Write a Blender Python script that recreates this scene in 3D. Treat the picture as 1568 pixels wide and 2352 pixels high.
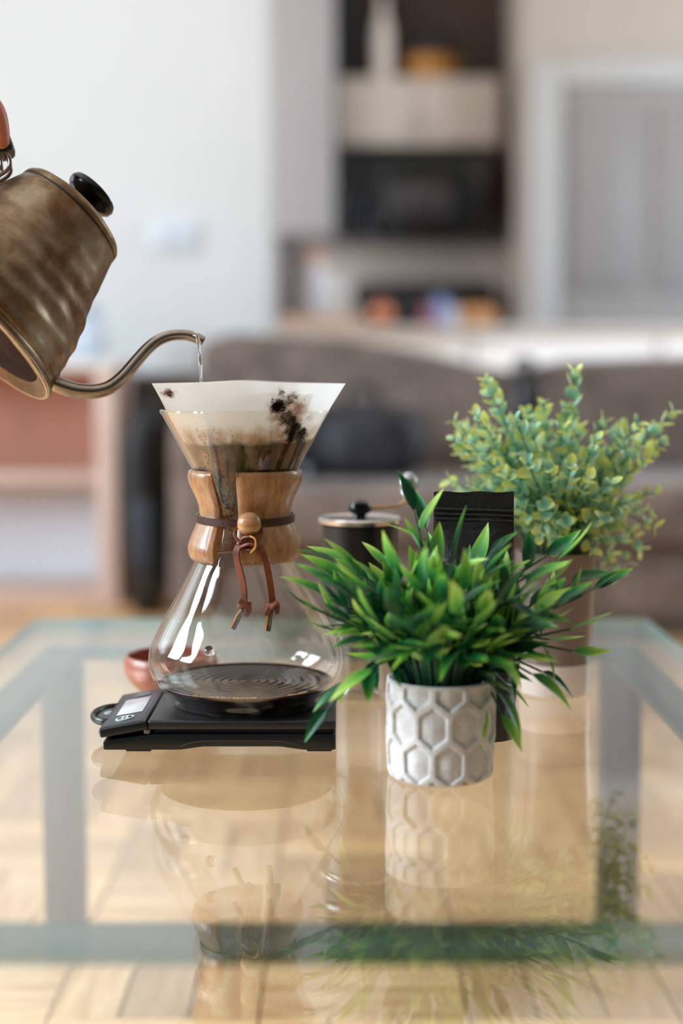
import bpy, bmesh, math, random
from mathutils import Vector, Matrix, noise
R = math.radians
SC = bpy.context.scene
for o in list(bpy.data.objects): bpy.data.objects.remove(o)
COL = SC.collection

# ------------------------------------------------------------------ camera
F = 50 / 24 * 1568                      # focal length in pixels of the 1568 x 2352 frame
HZ = 0.562                               # lens height above the floor
PITCH = math.atan(308 / F)
cd = bpy.data.cameras.new('camera'); cam = bpy.data.objects.new('camera', cd); COL.objects.link(cam)
cam.location = (0, 0, HZ); cam.rotation_euler = (R(90) - PITCH, 0, 0)
cd.sensor_fit = 'HORIZONTAL'; cd.sensor_width = 24; cd.lens = 50
cd.dof.use_dof = True; cd.dof.focus_distance = 0.962; cd.dof.aperture_fstop = 2.2
cd.clip_start = 0.02
SC.camera = cam

# ------------------------------------------------------------------ world, windows, exposure
w = bpy.data.worlds.new('daylight'); SC.world = w; w.use_nodes = True
w.node_tree.nodes['Background'].inputs[0].default_value = (0.86, 0.94, 1.0, 1)
w.node_tree.nodes['Background'].inputs[1].default_value = 0.07

def area(name, loc, target, sx, sy, watts, col=(1, 1, 1)):
    l = bpy.data.lights.new(name, 'AREA'); l.shape = 'RECTANGLE'; l.size = sx; l.size_y = sy
    l.energy = watts; l.color = col
    o = bpy.data.objects.new(name, l); COL.objects.link(o); o.location = loc
    o.rotation_euler = (Vector(target) - Vector(loc)).to_track_quat('-Z', 'Y').to_euler()
    return o
area('window_daylight', (-2.36, 0.22, 1.45), (0.0, 0.32, 1.20), 0.70, 1.45, 92, (0.75, 0.885, 1.0))
area('window_daylight_pane', (-2.36, 1.12, 1.45), (0.0, 1.12, 1.20), 0.70, 1.45, 88, (0.75, 0.885, 1.0))
area('window_daylight_rear', (-2.36, 2.55, 1.45), (0.0, 2.75, 1.30), 1.2, 1.5, 17, (0.78, 0.90, 1.0))
area('kitchen_fill', (-2.36, 4.85, 1.35), (0.3, 5.9, 1.0), 1.2, 1.3, 62, (0.95, 0.97, 1.0))  # unseen fill light added to brighten the kitchen
area('counter_fill', (3.16, 3.7, 1.5), (0.6, 4.95, 0.9), 1.2, 1.4, 92, (0.80, 0.91, 1.0))  # unseen fill light added to brighten the counter face
VS = SC.view_settings
VS.view_transform = 'Standard'; VS.look = 'None'; VS.gamma = 1.0; VS.use_curve_mapping = False
VS.exposure = -0.10
SC.cycles.use_denoising = True
SC.cycles.max_bounces = 14; SC.cycles.transparent_max_bounces = 32
SC.cycles.transmission_bounces = 12; SC.cycles.glossy_bounces = 8; SC.cycles.diffuse_bounces = 5
SC.cycles.volume_bounces = 0
SC.cycles.sample_clamp_indirect = 6.0
SC.cycles.blur_glossy = 0.5

# ------------------------------------------------------------------ helpers
def at(px, py, Y):
    """real point at distance Y that a direction of the lens meets"""
    a = (px - 784) / F; b = -(py - 1176) / F
    yc = math.cos(PITCH) + b * math.sin(PITCH); zc = -math.sin(PITCH) + b * math.cos(PITCH)
    t = Y / yc
    return Vector((a * t, Y, HZ + zc * t))

def tag(o, label=None, cat=None, group=None, kind=None):
    if label: o['label'] = label
    if cat: o['category'] = cat
    if group: o['group'] = group
    if kind: o['kind'] = kind
    return o

def thing(name, label, cat, loc=(0, 0, 0), group=None, kind=None):
    o = bpy.data.objects.new(name, None); COL.objects.link(o); o.location = loc
    o.empty_display_size = 0.02
    return tag(o, label, cat, group, kind)

def origin(o):
    v = Vector((0, 0, 0))
    while o is not None:
        v = v + o.location; o = o.parent
    return v

def link(name, me, m=None, parent=None, loc=None):
    o = bpy.data.objects.new(name, me); COL.objects.link(o)
    if m is not None and len(me.materials) == 0: me.materials.append(m)
    if parent is not None: o.parent = parent
    if loc is not None: o.location = loc
    return o

class MB:
    """collects verts and faces (world coordinates) of ONE mesh"""
    def __init__(s): s.v = []; s.f = []; s.mi = []
    def add(s, vs, fs, mi=0):
        b = len(s.v); s.v += [tuple(p) for p in vs]; s.f += [tuple(i + b for i in q) for q in fs]; s.mi += [mi] * len(fs)
        return s
    def box(s, x0, x1, y0, y1, z0, z1, mi=0):
        vs = [(x0, y0, z0), (x1, y0, z0), (x1, y1, z0), (x0, y1, z0), (x0, y0, z1), (x1, y0, z1), (x1, y1, z1), (x0, y1, z1)]
        return s.add(vs, [(0, 3, 2, 1), (4, 5, 6, 7), (0, 1, 5, 4), (1, 2, 6, 5), (2, 3, 7, 6), (3, 0, 4, 7)], mi)
    def lathe(s, prof, c=(0, 0, 0), n=48, rf=None, a0=0, a1=None, mi=0, cap=True):
        """prof: list of (r, z); rf(angle, z, r) -> r"""
        full = a1 is None
        m = n if full else n + 1
        span = 2 * math.pi if full else a1 - a0
        vs = []
        for r, z in prof:
            for k in range(m):
                a = a0 + span * k / n
                rr = rf(a, z, r) if rf else r
                vs.append((c[0] + rr * math.cos(a), c[1] + rr * math.sin(a), c[2] + z))
        fs = []
        for j in range(len(prof) - 1):
            for k in range(n):
                k2 = (k + 1) % m
                fs.append((j * m + k, j * m + k2, (j + 1) * m + k2, (j + 1) * m + k))
        if cap and full:
            if prof[0][0] > 1e-5: fs.append(tuple(range(m - 1, -1, -1)))
            if prof[-1][0] > 1e-5: fs.append(tuple((len(prof) - 1) * m + k for k in range(m)))
        return s.add(vs, fs, mi)
    def tube(s, pts, rad, n=10, mi=0, cap=True, flat=1.0, up=None):
        """round (or flattened) tube through the points; rad number or list"""
        P = [Vector(p) for p in pts]; N = len(P)
        rs = rad if isinstance(rad, (list, tuple)) else [rad] * N
        ref = Vector(up) if up else Vector((0.13, 0.21, 0.97)); vs = []; last = None
        for i in range(N):
            t = (P[min(i + 1, N - 1)] - P[max(i - 1, 0)]).normalized()
            if last is None:
                u = t.cross(ref)
                if u.length < 1e-4: u = t.cross(Vector((1, 0, 0)))
                u.normalize()
            else:
                u = (last - t * last.dot(t))
                u = u.normalized() if u.length > 1e-6 else t.orthogonal().normalized()
            last = u; q = t.cross(u).normalized()
            for k in range(n):
                a = 2 * math.pi * k / n
                vs.append(P[i] + (u * math.cos(a) + q * math.sin(a) * flat) * rs[i])
        fs = [(j * n + k, j * n + (k + 1) % n, (j + 1) * n + (k + 1) % n, (j + 1) * n + k) for j in range(N - 1) for k in range(n)]
        if cap: fs += [tuple(range(n - 1, -1, -1)), tuple((N - 1) * n + k for k in range(n))]
        return s.add(vs, fs, mi)
    def ribbon(s, pts, wdirs, width, thick, mi=0):
        """flat strap: rectangular section, wdirs = width direction(s)"""
        P = [Vector(p) for p in pts]; N = len(P); vs = []
        for i in range(N):
            t = (P[min(i + 1, N - 1)] - P[max(i - 1, 0)]).normalized()
            wd = Vector(wdirs[i] if isinstance(wdirs, list) else wdirs)
            wd = (wd - t * wd.dot(t)).normalized(); nn = t.cross(wd).normalized()
            for (a, b) in ((-1, -1), (1, -1), (1, 1), (-1, 1)):
                vs.append(P[i] + wd * a * width / 2 + nn * b * thick / 2)
        fs = [(j * 4 + k, j * 4 + (k + 1) % 4, (j + 1) * 4 + (k + 1) % 4, (j + 1) * 4 + k) for j in range(N - 1) for k in range(4)]
        fs += [(3, 2, 1, 0), tuple((N - 1) * 4 + k for k in range(4))]
        return s.add(vs, fs, mi)
    def ball(s, c, rx, ry=None, rz=None, n=16, m=10, e=1.0, mi=0):
        """ellipsoid / superellipsoid (e<1 = boxier)"""
        ry = rx if ry is None else ry; rz = rx if rz is None else rz
        sp = lambda v: math.copysign(abs(v) ** e, v)
        vs = [(c[0], c[1], c[2] - rz)]
        for j in range(1, m):
            p = -math.pi / 2 + math.pi * j / m
            for k in range(n):
                a = 2 * math.pi * k / n
                vs.append((c[0] + rx * sp(math.cos(p)) * sp(math.cos(a)), c[1] + ry * sp(math.cos(p)) * sp(math.sin(a)), c[2] + rz * sp(math.sin(p))))
        vs.append((c[0], c[1], c[2] + rz)); fs = []
        for k in range(n): fs.append((0, 1 + (k + 1) % n, 1 + k))
        for j in range(m - 2):
            for k in range(n):
                a = 1 + j * n + k; b = 1 + j * n + (k + 1) % n
                fs.append((a, b, b + n, a + n))
        t = len(vs) - 1; b0 = 1 + (m - 2) * n
        for k in range(n): fs.append((b0 + k, b0 + (k + 1) % n, t))
        return s.add(vs, fs, mi)
    def build(s, name, m, parent=None, smooth=True, bevel=0, seg=2, local=False, fix=True):
        o0 = Vector((0, 0, 0)) if (parent is None or local) else origin(parent)
        me = bpy.data.meshes.new(name)
        me.from_pydata([(p[0] - o0.x, p[1] - o0.y, p[2] - o0.z) for p in s.v], [], s.f)
        mats = m if isinstance(m, (list, tuple)) else [m]
        for q in mats: me.materials.append(q)
        me.polygons.foreach_set('material_index', s.mi)
        if fix or bevel:
            bm = bmesh.new(); bm.from_mesh(me)
            if fix: bmesh.ops.recalc_face_normals(bm, faces=bm.faces)
            if bevel:
                eds = [e for e in bm.edges if len(e.link_faces) == 2 and e.calc_face_angle(0) > 0.5]
                bmesh.ops.bevel(bm, geom=eds, offset=bevel, segments=seg, profile=0.5, affect='EDGES', clamp_overlap=True)
            bm.to_mesh(me); bm.free()
        if smooth:
            me.polygons.foreach_set('use_smooth', [True] * len(me.polygons))
            if hasattr(me, 'set_sharp_from_angle'): me.set_sharp_from_angle(angle=R(38))
        return link(name, me, None, parent)

def spline(pts, n=8):
    """Catmull-Rom through the points"""
    P = [Vector(p) for p in pts]; out = []
    for i in range(len(P) - 1):
        p0 = P[max(i - 1, 0)]; p1 = P[i]; p2 = P[i + 1]; p3 = P[min(i + 2, len(P) - 1)]
        for k in range(n):
            t = k / n
            out.append(0.5 * ((2 * p1) + (p2 - p0) * t + (2 * p0 - 5 * p1 + 4 * p2 - p3) * t * t + (3 * p1 - p0 - 3 * p2 + p3) * t ** 3))
    out.append(P[-1]); return out

def lerp(a, b, t): return a + (b - a) * t
def interp(tab, x):
    if x <= tab[0][0]: return tab[0][1]
    for (a, b), (c, d) in zip(tab, tab[1:]):
        if x <= c: return lerp(b, d, (x - a) / (c - a))
    return tab[-1][1]

# ------------------------------------------------------------------ materials
def sr(c):   # sRGB 0-255 -> linear
    return tuple((v / 255 / 12.92 if v / 255 <= 0.04045 else ((v / 255 + 0.055) / 1.055) ** 2.4) for v in c)
class NT:
    def __init__(s, name):
        s.m = bpy.data.materials.new(name); s.m.use_nodes = True
        s.t = s.m.node_tree; s.n = s.t.nodes; s.b = s.n['Principled BSDF']; s.out = s.n['Material Output']
    def new(s, ty, **kw):
        nd = s.n.new(ty)
        for k, v in kw.items():
            if k.startswith('i_'):
                key = k[2:]; nd.inputs[int(key) if key.isdigit() else key].default_value = v
            else: setattr(nd, k, v)
        return nd
    def ln(s, a, b): s.t.links.new(a, b)
    def coord(s, which='Object', scale=(1, 1, 1)):
        tc = s.new('ShaderNodeTexCoord'); mp = s.new('ShaderNodeMapping'); mp.inputs['Scale'].default_value = scale
        s.ln(tc.outputs[which], mp.inputs['Vector']); return mp.outputs['Vector']
    def noise(s, vec, scale=5, detail=4, rough=0.55, dist=0):
        n = s.new('ShaderNodeTexNoise'); n.inputs['Scale'].default_value = scale; n.inputs['Detail'].default_value = detail
        n.inputs['Roughness'].default_value = rough; n.inputs['Distortion'].default_value = dist
        if vec is not None: s.ln(vec, n.inputs['Vector'])
        return n.outputs['Fac']
    def ramp(s, fac, stops):
        r = s.new('ShaderNodeValToRGB'); el = r.color_ramp.elements
        while len(el) > 1: el.remove(el[-1])
        el[0].position = stops[0][0]; el[0].color = (*stops[0][1], 1)
        for p, c in stops[1:]:
            e = el.new(p); e.color = (*c, 1)
        s.ln(fac, r.inputs['Fac']); return r.outputs['Color']
    def math(s, op, a, b=None, clamp=False):
        n = s.new('ShaderNodeMath', operation=op, use_clamp=clamp)
        for i, v in enumerate((a, b)):
            if v is None: continue
            if isinstance(v, (int, float)): n.inputs[i].default_value = v
            else: s.ln(v, n.inputs[i])
        return n.outputs[0]
    def rng(s, v, a, b, c=0, d=1):
        n = s.new('ShaderNodeMapRange'); n.interpolation_type = 'SMOOTHSTEP'
        s.ln(v, n.inputs[0])
        for i, q in enumerate((a, b, c, d)): n.inputs[i + 1].default_value = q
        return n.outputs[0]
    def mix(s, fac, a, b, mode='MIX'):
        n = s.new('ShaderNodeMix', data_type='RGBA', blend_type=mode)
        for sock, v in ((n.inputs[0], fac), (n.inputs[6], a), (n.inputs[7], b)):
            if isinstance(v, (int, float)): sock.default_value = v
            elif isinstance(v, tuple): sock.default_value = (*v[:3], 1)
            else: s.ln(v, sock)
        return n.outputs[2]
    def bump(s, h, strength=0.3, dist=0.001):
        b = s.new('ShaderNodeBump'); b.inputs['Strength'].default_value = strength; b.inputs['Distance'].default_value = dist
        s.ln(h, b.inputs['Height']); s.ln(b.outputs[0], s.b.inputs['Normal'])
    def base(s, c):
        if isinstance(c, tuple): s.b.inputs['Base Color'].default_value = (*c[:3], 1)
        else: s.ln(c, s.b.inputs['Base Color'])
    def set(s, **kw):
        for k, v in kw.items():
            s.b.inputs[k.replace('_', ' ')].default_value = v
        return s

def simple(name, rgb, rough=0.5, var=0.12, scale=8, metal=0.0, bump=0.0, bdist=0.001, spec=0.5, stretch=(1, 1, 1)):
    t = NT(name); c = sr(rgb); v = t.coord('Object', stretch)
    f = t.noise(v, scale, 5, 0.6)
    t.base(t.ramp(f, [(0.3, tuple(q * (1 - var) for q in c)), (0.7, tuple(min(q * (1 + var), 1) for q in c))]))
    t.set(Roughness=rough, Metallic=metal, Specular_IOR_Level=spec)
    if bump: t.bump(t.noise(v, scale * 4, 4), bump, bdist)
    return t.m

def wood(name, dark, light, rough=0.4, scale=(60, 6, 60), gscale=3, bump=0.08, spec=0.5, coat=0.0):
    t = NT(name); v = t.coord('Object', scale)
    a = t.noise(v, gscale, 6, 0.62, 0.4); b = t.noise(v, gscale * 6, 3, 0.6)
    f = t.math('ADD', t.math('MULTIPLY', a, 0.7), t.math('MULTIPLY', b, 0.3))
    t.base(t.ramp(f, [(0.32, sr(dark)), (0.5, tuple((p + q) / 2 for p, q in zip(sr(dark), sr(light)))), (0.66, sr(light))]))
    t.set(Roughness=rough, Specular_IOR_Level=spec, Coat_Weight=coat, Coat_Roughness=0.15); t.bump(b, bump, 0.0005)
    return t.m

def clear(name, tint=(0.96, 0.97, 0.96), ior=1.5, edge=None, rough=0.0, haze=0.0):
    """thin-walled clear glass: Fresnel mix of mirror and tinted see-through (same IOR on both sides of the wall)"""
    t = NT(name); t.n.remove(t.b)
    geo = t.new('ShaderNodeNewGeometry')
    mi = t.new('ShaderNodeMix', data_type='FLOAT'); mi.inputs[2].default_value = ior; mi.inputs[3].default_value = 1 / ior
    t.ln(geo.outputs['Backfacing'], mi.inputs[0])
    fr = t.new('ShaderNodeFresnel'); t.ln(mi.outputs[0], fr.inputs['IOR'])
    tr = t.new('ShaderNodeBsdfTransparent'); gl = t.new('ShaderNodeBsdfGlossy'); gl.inputs['Roughness'].default_value = rough
    gl.inputs['Color'].default_value = (1, 1, 1, 1)
    if edge:
        lw = t.new('ShaderNodeLayerWeight'); lw.inputs['Blend'].default_value = 0.5
        f = t.rng(lw.outputs['Facing'], 0.72, 1.0)
        t.ln(t.mix(f, tint, edge), tr.inputs['Color'])
    else: tr.inputs['Color'].default_value = (*tint, 1)
    ms = t.new('ShaderNodeMixShader'); t.ln(fr.outputs[0], ms.inputs[0]); t.ln(tr.outputs[0], ms.inputs[1]); t.ln(gl.outputs[0], ms.inputs[2])
    last = ms.outputs[0]
    if haze:
        df = t.new('ShaderNodeBsdfDiffuse'); df.inputs['Color'].default_value = (0.8, 0.85, 0.87, 1)
        v = t.coord('Object'); nz = t.rng(t.noise(v, 60, 5, 0.65, 0.6), 0.5, 0.75, 0.0, haze)
        m2 = t.new('ShaderNodeMixShader'); t.ln(nz, m2.inputs[0]); t.ln(last, m2.inputs[1]); t.ln(df.outputs[0], m2.inputs[2]); last = m2.outputs[0]
    t.ln(last, t.out.inputs['Surface'])
    return t.m

M = {}
M['white_wall'] = simple('white_wall', (217, 218, 218), 0.7, 0.02, 2, bump=0.05)
M['ceiling'] = simple('ceiling_paint', (240, 240, 238), 0.8, 0.02, 2)
M['greige'] = simple('greige_wall', (180, 169, 158), 0.75, 0.04, 2, bump=0.05)
M['taupe_wall'] = simple('taupe_wall', (128, 118, 110), 0.75, 0.04, 2)
M['trim'] = simple('white_trim', (182, 181, 180), 0.4, 0.02, 3)
M['door'] = simple('door_paint', (150, 145, 143), 0.45, 0.03, 3)
M['cab'] = simple('cabinet_beige', (186, 174, 163), 0.45, 0.03, 3)
M['cabgrey'] = simple('cabinet_grey', (170, 167, 168), 0.4, 0.03, 3)
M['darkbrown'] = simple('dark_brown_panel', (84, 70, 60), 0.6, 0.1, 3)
M['black'] = simple('black_plastic', (13, 15, 17), 0.34, 0.15, 60, bump=0.03, bdist=0.0003)
M['blackgloss'] = simple('black_gloss', (9, 11, 12), 0.18, 0.1, 6, spec=0.3)
M['blackmatte'] = simple('black_matte', (15, 15, 16), 0.55, 0.15, 90, bump=0.12, bdist=0.0002)
M['chrome'] = simple('brushed_steel', (176, 178, 178), 0.28, 0.05, 20, metal=1.0)
M['polished'] = simple('polished_steel', (205, 203, 200), 0.16, 0.05, 20, metal=1.0)
# ================================================================== THE SETTING
TZ = 0.313                                # top of the glass table
def struct(o): o['kind'] = 'structure'; return o

# floor: basket-weave parquet, three strips to a square
floor = struct(MB().box(-2.4, 3.2, -2.6, 7.2, -0.05, -0.004).build('floor', wood('parquet_joint', (70, 46, 28), (96, 66, 42), 0.35, (5, 5, 5), 3), smooth=False))
def plank_mat(name, dark, light):
    t = NT(name); tc = t.new('ShaderNodeTexCoord'); oi = t.new('ShaderNodeObjectInfo')
    mp = t.new('ShaderNodeMapping'); mp.inputs['Scale'].default_value = (4, 40, 40)
    t.ln(tc.outputs['Object'], mp.inputs['Vector'])
    off = t.new('ShaderNodeCombineXYZ'); t.ln(t.math('MULTIPLY', oi.outputs['Random'], 37.0), off.inputs[0]); t.ln(off.outputs[0], mp.inputs['Location'])
    f = t.noise(mp.outputs[0], 2.2, 5, 0.6, 0.5)
    c = t.ramp(f, [(0.3, sr(dark)), (0.68, sr(light))])
    rr = t.ramp(oi.outputs['Random'], [(0.0, (0.66, 0.60, 0.54)), (0.35, (0.9, 0.86, 0.82)), (0.7, (1.0, 1.0, 0.98)), (1.0, (1.12, 1.08, 1.0))])
    t.base(t.mix(1.0, c, rr, 'MULTIPLY')); t.set(Roughness=0.32); t.bump(f, 0.1, 0.0006)
    return t.m
PK = plank_mat('oak_parquet', (208, 152, 102), (252, 214, 164))
SQ = 0.186; SW = SQ / 3
pm = bpy.data.meshes.new('plank')
_b = MB().box(-SQ / 2 + 0.0012, SQ / 2 - 0.0012, -SW / 2 + 0.0012, SW / 2 - 0.0012, -0.004, 0.0)
pm.from_pydata(_b.v, [], _b.f); pm.materials.append(PK)
bm = bmesh.new(); bm.from_mesh(pm); bmesh.ops.bevel(bm, geom=[e for e in bm.edges if all(v.co.z > -0.001 for v in e.verts)], offset=0.0012, segments=1, affect='EDGES'); bm.to_mesh(pm); bm.free()
cells = []; extra = []
for j in range(-15, 21):
    yc = 1.30 + SQ * j
    for i in range(-13, 18):
        xc = 0.02 + SQ * i
        seen = j >= 0 and abs(xc) <= 0.30 * yc + 0.1 and not (yc > 3.0 and xc > -0.45)
        (cells if seen else extra).append((yc, xc, (i + j) % 2))
cells.sort(key=lambda c: c[0])
cells += extra
rest = MB(); n = 0
random.seed(3)
for yc, xc, odd in cells:
    for k in (-1, 0, 1):
        if n < 300:
            o = link('plank', pm, None, floor)
            o.location = (xc, yc + k * SW, random.uniform(-0.0004, 0.0004)) if not odd else (xc + k * SW, yc, random.uniform(-0.0004, 0.0004))
            o.rotation_euler = (0, 0, R(90) if odd else 0)
        else:
            x, y = (xc, yc + k * SW) if not odd else (xc + k * SW, yc)
            a, b = (SQ / 2 - 0.0012, SW / 2 - 0.0012) if not odd else (SW / 2 - 0.0012, SQ / 2 - 0.0012)
            rest.box(x - a, x + a, y - b, y + b, -0.004, 0)
        n += 1
if rest.v: tag(rest.build('distant_planks', PK, floor, smooth=False), kind='stuff')

struct(MB().box(-2.5, 3.3, -2.6, 7.3, 2.75, 2.85).build('ceiling', M['ceiling'], smooth=False))
# left wall with two window openings for daylight, plus one added to light the kitchen
wl = MB()
WIN = [(-0.18, 1.52), (1.95, 3.15), (4.2, 5.5)]
wl.box(-2.5, -2.4, -2.6, 7.3, -0.05, 0.7).box(-2.5, -2.4, -2.6, 7.3, 2.2, 2.8)
ys = [-2.6, -0.18, 1.52, 1.95, 3.15, 4.2, 5.5, 7.3]
for a, b in ((0, 1), (2, 3), (4, 5), (6, 7)): wl.box(-2.5, -2.4, ys[a], ys[b], 0.7, 2.2)
wall_left = struct(wl.build('wall_left', M['white_wall'], smooth=False))
for k, (a, b) in enumerate(WIN):
    fr = MB(); t = 0.045
    fr.box(-2.48, -2.40, a, b, 0.7, 0.7 + t).box(-2.48, -2.40, a, b, 2.2 - t, 2.2).box(-2.48, -2.40, a, a + t, 0.7, 2.2).box(-2.48, -2.40, b - t, b, 0.7, 2.2)
    fr.box(-2.46, -2.41, (a + b) / 2 - 0.03, (a + b) / 2 + 0.03, 0.7, 2.2)
    wd = struct(fr.build('window_%d' % (k + 1), M['trim'], smooth=False))
    MB().box(-2.40, -2.30, a - 0.05, b + 0.05, 0.66, 0.695).build('window_sill', M['trim'], wd, smooth=False)

# white partition that ends in front of the kitchen, with a rounded corner trim
PX = at(612, 500, 4.0).x
part = struct(MB().box(-2.4, PX, 4.0, 4.12, -0.05, 2.8).build('wall_front', M['white_wall'], smooth=False))
struct(MB().box(PX, PX + 0.022, 3.985, 4.135, -0.05, 2.8).build('trim_1', M['trim'], bevel=0.006))
struct(MB().box(-2.4, PX, 3.985, 4.0, -0.004, 0.09).build('baseboard_front', M['trim'], bevel=0.004))
# kitchen back wall, wall with the door on the right, right wall
struct(MB().box(-2.4, 1.2, 6.70, 6.8, -0.05, 2.8).build('wall_back', M['greige'], smooth=False))
DX0 = at(1290, 500, 5.90).x; JX = at(1203, 500, 5.90).x
struct(MB().box(JX, 3.3, 5.96, 6.08, -0.05, 2.8).box(JX, JX + 0.1, 6.08, 6.8, -0.05, 2.8).build('wall_kitchen', M['greige'], smooth=False))
struct(MB().box(3.2, 3.3, -2.6, 6.0, -0.05, 0.75).box(3.2, 3.3, -2.6, 6.0, 2.25, 2.8).box(3.2, 3.3, -2.6, 3.05, 0.75, 2.25).box(3.2, 3.3, 4.35, 6.0, 0.75, 2.25).build('wall_right', M['taupe_wall'], smooth=False))
wr = MB(); t = 0.045
wr.box(3.2, 3.28, 3.05, 4.35, 0.75, 0.75 + t).box(3.2, 3.28, 3.05, 4.35, 2.25 - t, 2.25).box(3.2, 3.28, 3.05, 3.05 + t, 0.75, 2.25).box(3.2, 3.28, 4.35 - t, 4.35, 0.75, 2.25).box(3.21, 3.26, 3.67, 3.73, 0.75, 2.25)
struct(wr.build('window_4', M['trim'], smooth=False))  # unseen window added to go with the counter's fill light
dz = at(1290, 195, 5.9).z
d = MB().box(DX0, DX0 + 0.86, 5.925, 5.958, 0, dz)
door = struct(d.build('door_1', M['door'], smooth=False))
pw = at(1310, 500, 5.9).x; pv = at(1462, 500, 5.9).x; qx = at(1502, 500, 5.9).x
for (a, b) in ((pw, pv), (qx, qx + (pv - pw))):
    for (z0, z1) in ((0.15, 0.78), (0.92, at(1290, 238, 5.9).z)):
        MB().box(a, b, 5.905, 5.926, z0, z1).build('door_panel', simple('door_panel_paint', (142, 137, 136), 0.45, 0.03, 3), door, bevel=0.018, seg=2)
kb = MB().lathe([(0.0, 0), (0.012, 0), (0.012, 0.03), (0.026, 0.035), (0.030, 0.05), (0.02, 0.066), (0, 0.068)], n=20)
o = kb.build('door_handle', M['polished'], door); o.location = (DX0 + 0.80, 5.925, 0.98); o.rotation_euler = (R(90), 0, 0)
tr = MB().box(JX + 0.02, DX0 - 0.004, 5.90, 5.96, 0, dz + 0.10).box(DX0 + 0.864, DX0 + 0.98, 5.90, 5.96, 0, dz + 0.10).box(DX0 - 0.004, DX0 + 0.864, 5.90, 5.96, dz + 0.004, dz + 0.10)
struct(tr.build('trim_2', M['trim'], bevel=0.008))

# ================================================================== KITCHEN (out of focus)
# white half-height counter behind the sofa
CT = at(800, 748, 4.91).z + 0.0005
pen = thing('kitchen_counter', 'long white kitchen counter running behind the brown sofa', 'counter', (0.9, 5.2, 0))
MB().box(-0.9, 2.9, 4.95, 5.45, 0, CT - 0.03).build('counter_body', simple('counter_white', (247, 249, 251), 0.5, 0.01, 3), pen, bevel=0.006)
MB().box(-0.9, 2.94, 4.91, 5.50, CT - 0.03, CT - 0.0005).build('countertop', simple('counter_grey', (196, 194, 192), 0.35, 0.05, 6), pen, bevel=0.006)
for xx in (0.45, 1.1, 1.75, 2.4):
    MB().box(xx - 0.006, xx + 0.006, 4.943, 4.951, 0.05, CT - 0.05).build('panel_joint', M['cabgrey'], pen, smooth=False)
# back run: base cabinet, upper cabinets, microwave, toaster oven
bk = thing('base_cabinet', 'beige base cabinet along the kitchen back wall', 'cabinet', (0.3, 6.4, 0))
MB().box(-0.9, 0.76, 6.10, 6.69, 0, CT - 0.04).build('cabinet_body', M['cab'], bk, bevel=0.004)
MB().box(-0.9, 0.76, 6.07, 6.69, CT - 0.038, CT).build('worktop', M['cabgrey'], bk, bevel=0.004)
for i in range(4):
    x0 = -0.88 + i * 0.405
    dd = MB().box(x0, x0 + 0.40, 6.082, 6.102, 0.08, CT - 0.06).build('cabinet_door', M['cab'], bk, bevel=0.004)
    MB().tube([(x0 + 0.05, 6.065, 0.48), (x0 + 0.05, 6.065, 0.62)], 0.006, 8).build('handle', M['polished'], dd)
def cabinet(name, label, x0, x1, y0, z0, z1, m, nd, hz=None):
    r = thing(name, label, 'cabinet', ((x0 + x1) / 2, y0 + 0.18, z0))
    MB().box(x0, x1, y0, 6.69, z0, z1).build('cabinet_body', m, r, bevel=0.003)
    wd = (x1 - x0) / nd
    for i in range(nd):
        a = x0 + i * wd + 0.004; b = x0 + (i + 1) * wd - 0.004
        dd = MB().box(a, b, y0 - 0.02, y0 - 0.001, z0 + 0.004, z1 - 0.004).build('cabinet_door', m, r, bevel=0.003)
        hx = b - 0.03 if i % 2 == 0 else a + 0.03
        MB().tube([(hx, y0 - 0.035, z0 + 0.04), (hx, y0 - 0.035, z0 + 0.12)], 0.005, 8).build('handle', M['polished'], dd)
YU = 6.28
zc0 = at(900, 335, YU).z; zc1 = at(900, 178, YU).z
cabinet('wall_cabinet', 'beige two-door wall cabinet mounted above the black microwave', at(772, 300, YU).x, at(1148, 300, YU).x, YU, zc0, zc1, M['cab'], 2)
cabinet('tall_wall_cabinet', 'pale grey tall wall cabinet left of the black microwave', -0.75, at(768, 300, YU - 0.1).x, YU - 0.1, at(700, 540, YU - 0.1).z, 2.7, M['cabgrey'], 2)
mw = thing('microwave', 'black microwave oven hanging under the beige wall cabinet', 'microwave', (at(950, 450, 6.2).x, 6.4, at(950, 550, 6.2).z))
x0, x1 = at(766, 450, 6.2).x, at(1132, 450, 6.2).x; z0, z1 = at(900, 548, 6.2).z, at(900, 350, 6.2).z
MB().box(x0, x1, 6.2, 6.69, z0, z1).build('oven_body', M['blackgloss'], mw, bevel=0.008)
dd = MB().box(x0 + 0.01, x0 + (x1 - x0) * 0.78, 6.18, 6.199, z0 + 0.01, z1 - 0.01).build('oven_door', M['blackgloss'], mw, bevel=0.005)
MB().box(at(880, 450, 6.2).x, at(1035, 450, 6.2).x, 6.174, 6.1795, at(900, 505, 6.2).z, at(900, 425, 6.2).z).build('door_window', simple('oven_glass', (52, 50, 50), 0.15, 0.1, 4), dd, bevel=0.003)
MB().tube([(x0 + (x1 - x0) * 0.80, 6.16, z0 + 0.05), (x0 + (x1 - x0) * 0.80, 6.16, z1 - 0.05)], 0.008, 8).build('handle', M['black'], dd)
MB().box(x0 + (x1 - x0) * 0.83, x1 - 0.012, 6.18, 6.199, z0 + 0.02, z1 - 0.02).build('control_panel', M['black'], mw, bevel=0.003)
tv = thing('toaster_oven', 'low black toaster oven standing on the back worktop under the microwave', 'toaster oven', (at(970, 700, 6.2).x, 6.35, CT))
x0, x1 = at(810, 680, 6.2).x, at(1140, 680, 6.2).x; z1 = at(900, 645, 6.2).z
MB().box(x0, x1, 6.2, 6.55, CT + 0.015, z1).build('oven_body', M['blackgloss'], tv, bevel=0.03, seg=4)
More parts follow.
